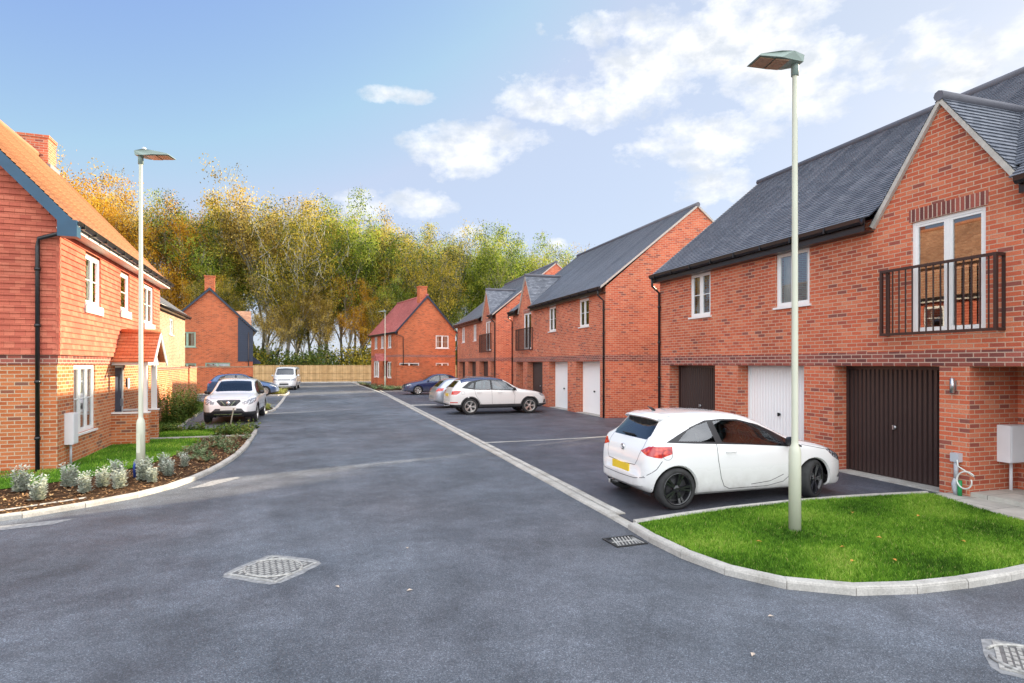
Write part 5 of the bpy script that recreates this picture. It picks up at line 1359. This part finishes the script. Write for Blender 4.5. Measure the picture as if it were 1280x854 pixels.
m.lathe([(.001, 2.19), (.055, 2.19), (.07, 2.17), (.07, 2.13)], 18, 'x', (0, 0, .74)); m.build('badge_bars', 'chrome', c)

sed = dict(name='parked_car', cat='car', label='dark blue saloon car parked nose to the street, farthest on the right', paint='p_blue', L=4.6, axles=(1.0, 3.7), R=.31, track=.75, rim='rimsilver', spokes=(7, False),
    top=[(-.02, .5), (-.01, .75), (.03, .92), (.15, .98), (.55, 1.02), (.95, 1.22), (1.35, 1.38), (1.8, 1.44), (2.3, 1.43), (2.7, 1.33), (3.1, 1.1), (3.35, .98), (3.8, .92), (4.25, .82), (4.5, .7), (4.58, .58), (4.6, .45)],
    belt=[(-.02, .9), (.5, .94), (1.5, .93), (3.0, .9), (3.8, .84), (4.6, .6)], bot=[(-.02, .32), (.4, .2), (3.9, .18), (4.6, .25)],
    plan=[(-.02, .66), (.05, .76), (.3, .84), (1, .87), (3.7, .87), (4.2, .82), (4.45, .72), (4.6, .5)], gh=[(-.02, .88), (.6, .84), (1.3, .7), (2, .7), (2.6, .72), (3.1, .8), (3.5, .87), (4.6, .88)],
    seats=[2.3, 1.4], dash=3.0, mirror=(2.98, .95), handles=[(1.6, .84), (2.5, .83)],
    cuts=[('windscreen', 'carglass', 'z', [(3.28, -.5), (3.28, .5), (3.2, .62), (2.6, .5), (2.56, 0), (2.6, -.5), (3.2, -.62)], 'top', False), ('rear_window', 'carglass', 'z', [(.65, -.55), (1.2, -.5), (1.2, .5), (.65, .55)], 'top', False),
          ('side_window', 'carglass', 'y', [(1.2, .97), (2.1, .95), (2.08, 1.32), (1.7, 1.33), (1.4, 1.22)], 'side', True), ('side_window', 'carglass', 'y', [(2.18, .95), (2.98, .93), (3.0, .96), (2.65, 1.2), (2.45, 1.29), (2.15, 1.32)], 'side', True),
          ('window_trim', 'trimblack', 'y', [(1.0, .95), (3.1, .91), (3.1, .94), (2.65, 1.24), (2.4, 1.345), (1.6, 1.35), (1.35, 1.27)], 'side', True),
          ('headlight', 'headlamp', 'y', [(4.15, .68), (4.55, .6), (4.55, .7), (4.25, .78)], 'side', True), ('tail_light', 'taillamp', 'y', [(-.03, .72), (.3, .75), (.3, .88), (-.03, .9)], 'side', True), ('grille', 'trimblack', 'x', [(-.3, .62), (.3, .62), (.34, .74), (-.34, .74)], 'front', False)],
    seams=[[(2.13, .92), (2.13, .4), (2.2, .25)], [(3.05, .9), (3.1, .6), (3.05, .28)], [(1.3, .93), (1.45, .6), (1.5, .3)]], topseams=[[(3.35, .7), (4.2, .65), (4.45, .3), (4.47, 0)]], push={})
c = car(sed); c.location = (7.35, 41.6, .012); c.rotation_euler = (0, 0, R(183))
est = dict(sed); est.update(label='silver-blue estate car half hidden behind the white crossover', paint='p_silver', R=.31, spokes=(10, False), L=4.6,
    top=[(-.02, .5), (-.01, .72), (.04, .9), (.14, 1.0), (.35, 1.2), (.55, 1.36), (.75, 1.42), (1.4, 1.45), (2.3, 1.44), (2.7, 1.33), (3.1, 1.1), (3.35, .98), (3.8, .92), (4.25, .82), (4.5, .7), (4.58, .58), (4.6, .45)],
    gh=[(-.02, .86), (.3, .76), (.9, .7), (2, .7), (2.6, .72), (3.1, .8), (3.5, .87), (4.6, .88)],
    cuts=[sed['cuts'][0], ('rear_window', 'carglass', 'x', [(-.5, 1.03), (.5, 1.03), (.45, 1.3), (-.45, 1.3)], 'rear', False), ('side_window', 'carglass', 'y', [(.62, 1.02), (1.2, .98), (1.2, 1.33), (1.0, 1.32)], 'side', True), ('side_window', 'carglass', 'y', [(1.28, .97), (2.1, .95), (2.08, 1.34), (1.28, 1.34)], 'side', True), sed['cuts'][3],
          ('window_trim', 'trimblack', 'y', [(.5, .99), (3.1, .91), (3.1, .94), (2.65, 1.24), (2.4, 1.36), (1.0, 1.37)], 'side', True), sed['cuts'][5], ('tail_light', 'taillamp', 'y', [(-.03, .8), (.35, .84), (.42, .97), (-.03, .95)], 'side', True), ('tail_light', 'taillamp', 'x', [(.45, .8), (.86, .8), (.86, .95), (.45, .95)], 'rear', True)])
c = car(est); c.location = (7.3, 28.8, .012); c.rotation_euler = (0, 0, R(2))
hat = dict(sed); hat.update(label='metallic blue hatchback parked side-on by the far garden wall on the left', paint='p_midblue', L=4.3, axles=(.85, 3.5), R=.315, spokes=(10, False),
    top=[(-.02, .5), (-.01, .75), (.05, .95), (.15, 1.05), (.35, 1.25), (.55, 1.4), (.9, 1.47), (1.6, 1.49), (2.1, 1.46), (2.5, 1.3), (2.9, 1.1), (3.2, .98), (3.6, .9), (4.0, .78), (4.2, .65), (4.3, .45)],
    belt=[(-.02, .95), (.5, 1.0), (1.5, .97), (2.8, .92), (3.6, .83), (4.3, .58)], bot=[(-.02, .32), (.4, .2), (3.9, .18), (4.3, .25)],
    plan=[(-.02, .66), (.05, .76), (.3, .84), (.9, .87), (3.4, .87), (3.9, .81), (4.15, .72), (4.3, .5)], gh=[(-.02, .86), (.3, .76), (.9, .7), (2, .7), (2.4, .72), (2.9, .8), (3.3, .87), (4.3, .88)],
    seats=[2.0, 1.1], dash=2.7, mirror=(2.72, .97), handles=[(1.2, .88), (2.1, .87)],
    cuts=[('windscreen', 'carglass', 'z', [(3.1, -.5), (3.1, .5), (3.0, .62), (2.4, .5), (2.3, 0), (2.4, -.5), (3.0, -.62)], 'top', False), ('rear_window', 'carglass', 'x', [(-.5, 1.08), (.5, 1.08), (.45, 1.35), (-.45, 1.35)], 'rear', False),
          ('side_window', 'carglass', 'y', [(.85, 1.03), (1.65, 1.01), (1.65, 1.38), (1.1, 1.36)], 'side', True), ('side_window', 'carglass', 'y', [(1.75, 1.0), (2.7, .96), (2.72, 1.0), (2.35, 1.25), (2.1, 1.36), (1.75, 1.38)], 'side', True),
          ('window_trim', 'trimblack', 'y', [(.6, 1.03), (2.9, .93), (2.9, .96), (2.4, 1.28), (2.1, 1.4), (1.1, 1.4), (.8, 1.3)], 'side', True),
          ('headlight', 'headlamp', 'y', [(3.75, .72), (4.2, .56), (4.25, .64), (3.95, .78)], 'side', True), ('tail_light', 'taillamp', 'y', [(-.03, .85), (.2, .87), (.3, 1.0), (-.03, 1.0)], 'side', True)],
    seams=[[(1.7, .98), (1.7, .4), (1.75, .25)], [(2.75, .92), (2.8, .6), (2.75, .28)]], topseams=[[(3.2, .7), (3.9, .65), (4.1, .3), (4.12, 0)]])
c = car(hat); c.location = (-5.25, 43.3, .012)
van = dict(name='parked_van', cat='van', label='white delivery van parked nose towards the camera in front of the timber fence', paint='p_white', L=4.9, axles=(1.0, 4.0), R=.33, track=.8, rim='rimsilver', spokes=(5, False), mirmat='p_white',
    top=[(-.02, .6), (-.01, 1.3), (.03, 1.75), (.12, 1.86), (.5, 1.9), (2.5, 1.91), (3.2, 1.88), (3.5, 1.78), (3.9, 1.45), (4.2, 1.2), (4.45, 1.1), (4.7, 1.0), (4.83, .85), (4.88, .7), (4.9, .5)],
    belt=[(-.02, 1.15), (1, 1.15), (3.5, 1.1), (4.3, 1.0), (4.9, .75)], bot=[(-.02, .38), (.4, .28), (4.5, .26), (4.9, .3)],
    plan=[(-.02, .85), (.05, .9), (.3, .94), (4.0, .94), (4.5, .88), (4.75, .78), (4.9, .62)], gh=[(-.02, .9), (3.0, .86), (3.6, .82), (4.1, .86), (4.9, .88)],
    seats=[3.0, 3.05], dash=3.9, mirror=(3.72, 1.15), handles=[(3.0, 1.0)],
    cuts=[('windscreen', 'carglass', 'z', [(4.15, -.62), (4.15, .62), (4.05, .7), (3.52, .62), (3.48, 0), (3.52, -.62), (4.05, -.7)], 'top', False), ('side_window', 'carglass', 'y', [(2.9, 1.18), (3.95, 1.12), (3.55, 1.65), (2.9, 1.68)], 'side', True),
          ('headlight', 'headlamp', 'x', [(.5, .78), (.86, .78), (.86, .98), (.55, .9)], 'front', False), ('headlight', 'headlamp', 'x', [(-.5, .78), (-.86, .78), (-.86, .98), (-.55, .9)], 'front', False), ('grille', 'trimblack', 'x', [(-.48, .8), (.48, .8), (.5, .88), (-.5, .88)], 'front', False), ('lower_grille', 'trimblack', 'x', [(-.35, .42), (.35, .42), (.35, .56), (-.35, .56)], 'front', False)],
    seams=[[(2.8, 1.7), (2.8, .35)], [(3.95, 1.1), (3.95, .5)]], topseams=[[(4.3, .7), (4.6, .6), (4.72, 0)]], push={}, plates=[('number_plate', 'platew', .66, .26, .057, True)])
c = car(van); c.location = (-3.2, 53.4, .012); c.rotation_euler = (0, 0, R(-92))
# ---------------------------------------------------------------- trees
def tree_data(seed, H, spread, base, nleaf, leaf, bare=.0, fan=1.0):
    r = random.Random(seed); tr = MB(); tips = []
    def br(p, d, l, rad, lev):
        n = 4; pts = [p]; q = p.copy(); dd = d.copy()
        for k in range(n):
            dd = (dd + Vector((r.gauss(0, .12), r.gauss(0, .12), .1 if lev else .0))).normalized(); q = q + dd * (l / n); pts.append(q.copy())
        tr.tube(pts, [rad * (1 - .6 * k / n) for k in range(n + 1)], 5 if lev < 2 else 3, cap=False)
        if lev >= 1:
            for k in (2, 3, 4): tips.append((pts[k], lev))
        if lev < 3:
            m = (9, 5, 3)[lev]
            for k in range(m):
                t = r.uniform(.35 if lev == 0 else .3, 1.0) if k else 1.0; i = min(n - 1, int(t * n)); s = pts[i].lerp(pts[i + 1], t * n - i)
                a = r.uniform(0, 6.283); tilt = r.uniform(.22, .6) * fan if lev == 0 else r.uniform(.3, .75)
                side = Vector((math.cos(a), math.sin(a), 0)); nd = (dd * math.cos(tilt) + side * math.sin(tilt)); nd.z = max(nd.z, .35); nd.normalize()
                br(s, nd, l * r.uniform(.45, .7) * (1, .85, .7)[lev], rad * (1 - .6 * t) * .6, lev + 1)
    # one to three main stems rising together
    for k in range(r.choice((2, 2, 3))):
        br(Vector((r.uniform(-.4, .4), r.uniform(-.4, .4), 0)), Vector((r.uniform(-.12, .12), r.uniform(-.12, .12), 1)).normalized(), H * r.uniform(.6, .72), H * .012, 0)
    topz = max(t[0].z for t in tips)
    V = []; F = []; T = []
    zmin = H * base; cand = [t for t in tips if t[0].z > zmin and t[1] >= 2] or tips
    clumps = []
    for p, lv in cand:
        if r.random() < .3 or (r.random() < bare and p.z > H * .8): continue
        clumps.append((p, r.random()))
    per = max(1, nleaf // max(1, len(clumps)))
    for p, sh in clumps:
        rad = spread * r.uniform(.06, .125)
        for k in range(per):
            x, y, z = p.x + r.gauss(0, rad), p.y + r.gauss(0, rad), min(p.z + r.gauss(0, rad * .8), topz + .3)
            l = leaf * r.uniform(.5, 1.2); a = Vector((r.gauss(0, 1), r.gauss(0, 1), r.gauss(0, .5))).normalized(); b = a.orthogonal().normalized(); b.rotate(Matrix.Rotation(r.uniform(0, 6.28), 3, a)); c = a.cross(b) * .55
            i = len(V); q = Vector((x, y, z)); V += [tuple(q + b * l * .5), tuple(q + c * l * .5), tuple(q - b * l * .5), tuple(q - c * l * .5)]
            F.append((i, i + 1, i + 2, i + 3)); T.append(min(1, max(0, -.14 + 1.0 * sh + r.gauss(0, .1))))
    # fine bare twigs reaching past the leaves
    for p, lv in cand:
        if r.random() < .3:
            for _ in range(1):
                d = Vector((r.gauss(0, .35), r.gauss(0, .35), r.uniform(.5, 1.0))).normalized(); e = p + d * r.uniform(.8, 2.0); tr.tube([p - d * .8, p.lerp(e, .5) + Vector((r.gauss(0, .06), r.gauss(0, .06), 0)), e], [.03, .02, .006], 3, cap=False)
    return tr, (V, F, T)
_tv = []
for i in range(6):
    tr, (V, F, T) = tree_data(40 + i, 22, 7.5, (.2, .12, .24, .16, .1, .2)[i], 27000, .3, bare=.25 if i % 2 else .05)
    a = tr.build('trunk', 'bark', fixn=False); b = quadmesh('crown', V, F, T, 'crown_rust')
    zs = sorted(v[2] for v in V); zt = zs[int(len(zs) * .985)]; _tv.append((a.data, b.data, zt)); bpy.data.objects.remove(a); bpy.data.objects.remove(b)
def tree(x, y, H, var, crown, label, bark='bark', rz=0, sxy=None, cat='tree', group='trees of the wood beyond the fence', name='broadleaf_tree'):
    r = empty(name, (x, y, 0), rz, label, cat, group); td, cd, h0 = _tv[var]; s = H / h0; sx = sxy or s
    for nm, d, mt in (('trunk', td, bark), ('crown', cd, crown)):
        o = bpy.data.objects.new(nm, d); col.objects.link(o); o.parent = r
        o.material_slots[0].link = 'OBJECT'; o.material_slots[0].material = M[mt]; o.scale = (sx, sx, s)
    return r
colname = {'crown_gold': 'golden-yellow', 'crown_rust': 'rust-orange', 'crown_olive': 'olive and amber', 'crown_green': 'yellow-green'}
# front row: x, y, height, variant, crown
T1 = [(-33, 84, 22.5, 2, 'crown_gold'), (-27.5, 80, 23.5, 1, 'crown_gold'), (-22.5, 79, 23.8, 3, 'crown_gold'), (-18.6, 83, 22.0, 4, 'crown_gold'), (-14.9, 84, 22.6, 0, 'crown_olive'), (-11.6, 82, 22.6, 1, 'crown_green'), (-8.2, 85, 23.9, 5, 'crown_rust'),
      (-4.8, 82, 23.4, 2, 'crown_olive'), (-1.4, 84, 23.6, 3, 'crown_olive'), (2.0, 82, 23.0, 4, 'crown_green'), (5.2, 84, 22.2, 0, 'crown_olive'), (8.6, 82, 21.4, 1, 'crown_olive'), (12.0, 84, 21.4, 5, 'crown_green'), (15.4, 82, 20.4, 2, 'crown_olive'),
      (18.8, 84, 20.8, 3, 'crown_green'), (22.4, 82, 20.2, 0, 'crown_green'), (26.5, 84, 20.4, 4, 'crown_green'), (31, 83, 19.4, 1, 'crown_green'), (36, 85, 18.2, 2, 'crown_olive'), (41, 84, 18, 5, 'crown_rust')]
ordn = ['first', 'second', 'third', 'fourth', 'fifth', 'sixth', 'seventh', 'eighth', 'ninth', 'tenth', 'eleventh', 'twelfth', 'thirteenth', 'fourteenth', 'fifteenth', 'sixteenth', 'seventeenth', 'eighteenth', 'nineteenth', 'twentieth']
for i, (x, y, H, v, cr) in enumerate(T1):
    tree(x, y, H * .98, v, cr, '%s autumn tree, %s from the left in the front row of the wood' % (colname[cr], ordn[i]), rz=i * 1.9, bark='barkpale' if i in (14, 7) else 'bark')
tree(14.6, 18.7, 6.6, 3, 'crown_gold', 'small added tree, out of view to dapple the sunlight, between the two nearest right-hand houses', sxy=.22, group='trees added for shade', name='added_shade_tree')  # hidden tree, added only to break up the sunlit band on the road
T2 = [(-36, 93, 22, 0), (-29, 94, 24.5, 4), (-24, 92, 25, 5), (-19, 95, 23.5, 2), (-14, 93, 23.5, 3), (-9, 95, 25.5, 1), (-4.5, 93, 25, 0), (0, 95, 25.5, 4), (4.5, 93, 24.5, 2), (9, 95, 23.5, 5), (13.5, 93, 23, 3), (18, 95, 22.8, 1), (23, 93, 22.4, 0), (28.5, 95, 22.6, 4), (34.5, 94, 21, 3), (40, 96, 20.6, 2)]
for i, (x, y, H, v) in enumerate(T2):
    cr = ['crown_gold', 'crown_gold', 'crown_rust', 'crown_gold', 'crown_olive', 'crown_green', 'crown_rust', 'crown_rust', 'crown_olive', 'crown_rust', 'crown_olive', 'crown_green', 'crown_green', 'crown_green', 'crown_olive', 'crown_rust'][i]
    tree(x, y, H * .94, v, cr, '%s tree, %s from the left in the rear row of the wood' % (colname[cr], ordn[i]), rz=i * 2.7)
T3 = [(-17, 80, 12, 1), (-12.6, 79.5, 13.5, 4), (-9.6, 80, 11.5, 3), (-6.3, 79.4, 12.5, 1), (-3, 80, 14, 4), (.4, 79.5, 12, 3), (3.6, 80, 13, 1), (7, 79.6, 12, 4), (10.6, 80, 13.5, 3), (14, 79.5, 12, 1)]
for i, (x, y, H, v) in enumerate(T3):
    cr = ['crown_gold', 'crown_olive', 'crown_olive', 'crown_rust', 'crown_olive', 'crown_rust', 'crown_gold', 'crown_olive', 'crown_green', 'crown_green'][i]
    tree(x, y, H, v, cr, 'small %s tree, %s from the left among the understorey just behind the fence' % (colname[cr], ordn[i]), rz=i * 2.1)
# undergrowth behind the fence
bv = []
for s in (1, 2, 3):
    r = random.Random(70 + s); V = []; F = []; T = []
    for k in range(60):
        a, rr = r.uniform(0, 6.28), 2.2 * math.sqrt(r.random()); cx, cy, cz = rr * math.cos(a), rr * math.sin(a) * .8, r.uniform(.6, 1) * (4.6 - rr * .8) * r.choice((.35, .6, .85, 1)); sh = r.random()
        for j in range(45):
            q = Vector((cx + r.gauss(0, .42), cy + r.gauss(0, .42), max(.05, cz + r.gauss(0, .42)))); l = .32 * r.uniform(.5, 1.2); a_ = Vector((r.gauss(0, 1), r.gauss(0, 1), r.gauss(0, .6))).normalized(); b = a_.orthogonal().normalized(); c = a_.cross(b) * .55; i = len(V)
            V += [tuple(q + b * l * .5), tuple(q + c * l * .5), tuple(q - b * l * .5), tuple(q - c * l * .5)]; F.append((i, i + 1, i + 2, i + 3)); T.append(min(1, max(0, .1 + .6 * sh + r.gauss(0, .15))))
    o = quadmesh('foliage', V, F, T, 'bush_dark'); stm = MB()
    for k in range(7):
        a = r.uniform(0, 6.28); stm.tube([(0, 0, 0), (.5 * math.cos(a), .5 * math.sin(a), 1.6), (1.2 * math.cos(a), 1.0 * math.sin(a), 3.4)], [.07, .05, .02], 5, cap=False)
    t = stm.build('stem', 'bark'); bv.append((o.data, t.data)); bpy.data.objects.remove(o); bpy.data.objects.remove(t)
for i in range(17):
    x = -17 + i * 2.75 + rnd.uniform(-.5, .5); y = 77.5 + rnd.uniform(-1, 1.2); s = rnd.uniform(1.0, 1.5)
    kinds = ['dark green', 'dark green', 'dark green', 'amber-flecked', 'dark green', 'amber-flecked']; am = kinds[(i * 5) % 6] == 'amber-flecked' or 8 <= i <= 10
    r0 = empty('undergrowth_bush', (x, y, 0), i * 1.3, '%s bush, %s from the left along the back of the timber fence' % ('amber-leaved' if am else 'dark green', ordn[i]), 'bush', 'bushes behind the timber fence')
    for nm, d in zip(('foliage', 'stem'), bv[i % 3]):
        o = bpy.data.objects.new(nm, d); col.objects.link(o); o.parent = r0; o.scale = (s, s, s * rnd.uniform(.85, 1.15))
        o.material_slots[0].link = 'OBJECT'; o.material_slots[0].material = M['bark' if nm == 'stem' else ('crown_olive' if am else 'bush_dark')]

# ---------------------------------------------------------------- sky, sun, camera
SUN_EL, SUN_AZ = R(18.5), R(90 - 25)      # azimuth measured from +Y towards +X
w = bpy.data.worlds.new('World'); scn.world = w; w.use_nodes = True; nt = w.node_tree; nt.nodes.clear()
out = nt.nodes.new('ShaderNodeOutputWorld'); bg = nt.nodes.new('ShaderNodeBackground'); L(nt, bg.outputs[0], out.inputs[0]); bg.inputs[1].default_value = .12
sky = nt.nodes.new('ShaderNodeTexSky'); sky.sky_type = 'NISHITA'; sky.sun_disc = False; sky.sun_elevation = SUN_EL; sky.sun_rotation = SUN_AZ; sky.air_density = 1.0; sky.dust_density = .6; sky.ozone_density = 1.6
tc = N(nt, 'TexCoord'); vec = tc.outputs['Generated']
sx = N(nt, 'SeparateXYZ'); L(nt, vec, sx.inputs[0]); X, Y, Zz = sx.outputs
az = mathn(nt, 'ARCTAN2', X, Y); el = mathn(nt, 'ARCSINE', Zz)
cb = N(nt, 'CombineXYZ'); L(nt, az, cb.inputs[0]); L(nt, mathn(nt, 'MULTIPLY', el, 1.6), cb.inputs[1])
n1 = noise(nt, cb.outputs[0], 7.5, 7, .62); n2 = noise(nt, cb.outputs[0], 2.2, 4, .5)
# individual clouds: (azimuth, elevation, half widths) in radians
def dirof(u, v):
    a = math.atan((u - 640) / 735) + .3058; e = math.atan((455 - v) / math.hypot(735, u - 640)); return a, e
CL = [(.62, .49, .22, .07), (.5, .44, .17, .055), (.75, .42, .13, .075), (.63, .35, .12, .06), (.4, .42, .12, .03), (.66, .28, .1, .03), (.24, .35, .12, .045), (.1, .26, .09, .028), (.11, .42, .07, .014), (.98, .4, .1, .05), (.86, .24, .06, .02), (.55, .58, .05, .02), (.23, .22, .03, .012), (.38, .2, .025, .01), (1.2, .5, .3, .16), (1.02, .52, .12, .05)]
dens = None
for (a0, e0, ra, re) in CL:
    dx = mathn(nt, 'DIVIDE', mathn(nt, 'SUBTRACT', az, a0), ra); dy = mathn(nt, 'DIVIDE', mathn(nt, 'SUBTRACT', el, e0), re)
    d = mathn(nt, 'SUBTRACT', 1, mathn(nt, 'ADD', mathn(nt, 'MULTIPLY', dx, dx), mathn(nt, 'MULTIPLY', dy, dy)))
    dens = d if dens is None else mathn(nt, 'MAXIMUM', dens, d)
dens = mathn(nt, 'MAXIMUM', dens, -1.5)
m1 = mathn(nt, 'ADD', mathn(nt, 'MULTIPLY', dens, .5), mathn(nt, 'MULTIPLY', mathn(nt, 'SUBTRACT', n1, .5), 3.2))
mk = ramp(nt, m1, [(-.0, 0), (.25, .42), (.6, .82), (1.0, 1)]).outputs[0]
# bright cloud added out of view, behind and above the viewer, as fill light
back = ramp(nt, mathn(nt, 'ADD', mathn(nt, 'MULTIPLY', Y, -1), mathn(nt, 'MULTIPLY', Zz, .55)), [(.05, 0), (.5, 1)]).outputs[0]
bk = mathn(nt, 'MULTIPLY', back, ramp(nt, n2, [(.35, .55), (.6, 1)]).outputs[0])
# thin milky veil towards the sun side and the horizon
veil = mathn(nt, 'MULTIPLY', ramp(nt, mathn(nt, 'ADD', az, mathn(nt, 'MULTIPLY', mathn(nt, 'SUBTRACT', n2, .5), .8)), [(.1, 0), (1.0, .42)]).outputs[0], 1)
skyl = mixc(nt, .85, sky.outputs[0], (2.0, 2.4, 2.85), 'DARKEN')
skyl = mixc(nt, 1, skyl, (.93, .89, .95), 'MULTIPLY')
skyc = mixc(nt, veil, skyl, (1.9, 2.25, 2.6))
cc = mixc(nt, ramp(nt, noise(nt, cb.outputs[0], 14, 5, .6), [(.38, .0), (.62, 1)]).outputs[0], (2.6, 2.75, 2.95), (4.1, 4.05, 4.0))
fin = mixc(nt, mk, skyc, cc)
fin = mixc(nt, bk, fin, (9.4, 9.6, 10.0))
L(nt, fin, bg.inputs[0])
sd = bpy.data.lights.new('sun', 'SUN'); sd.energy = 5.0; sd.angle = R(.55); sd.color = (1, .83, .58)
so = bpy.data.objects.new('sun', sd); col.objects.link(so)
dirv = Vector((math.sin(SUN_AZ) * math.cos(SUN_EL), math.cos(SUN_AZ) * math.cos(SUN_EL), math.sin(SUN_EL)))
so.rotation_euler = dirv.to_track_quat('Z', 'Y').to_euler(); so.location = (30, 20, 40)
cam = bpy.data.cameras.new('camera'); co = bpy.data.objects.new('camera', cam); col.objects.link(co); scn.camera = co
cam.sensor_fit = 'HORIZONTAL'; cam.sensor_width = 36; cam.lens = 735 / 1280 * 36; cam.shift_y = 28 / 1280; cam.clip_end = 3000; cam.clip_start = .1
co.location = (0, 0, 2.15); co.rotation_euler = (R(90), 0, -math.atan(232 / 735))
scn.view_settings.view_transform = 'Standard'; scn.view_settings.look = 'None'; scn.view_settings.exposure = 1.38; scn.view_settings.gamma = 1
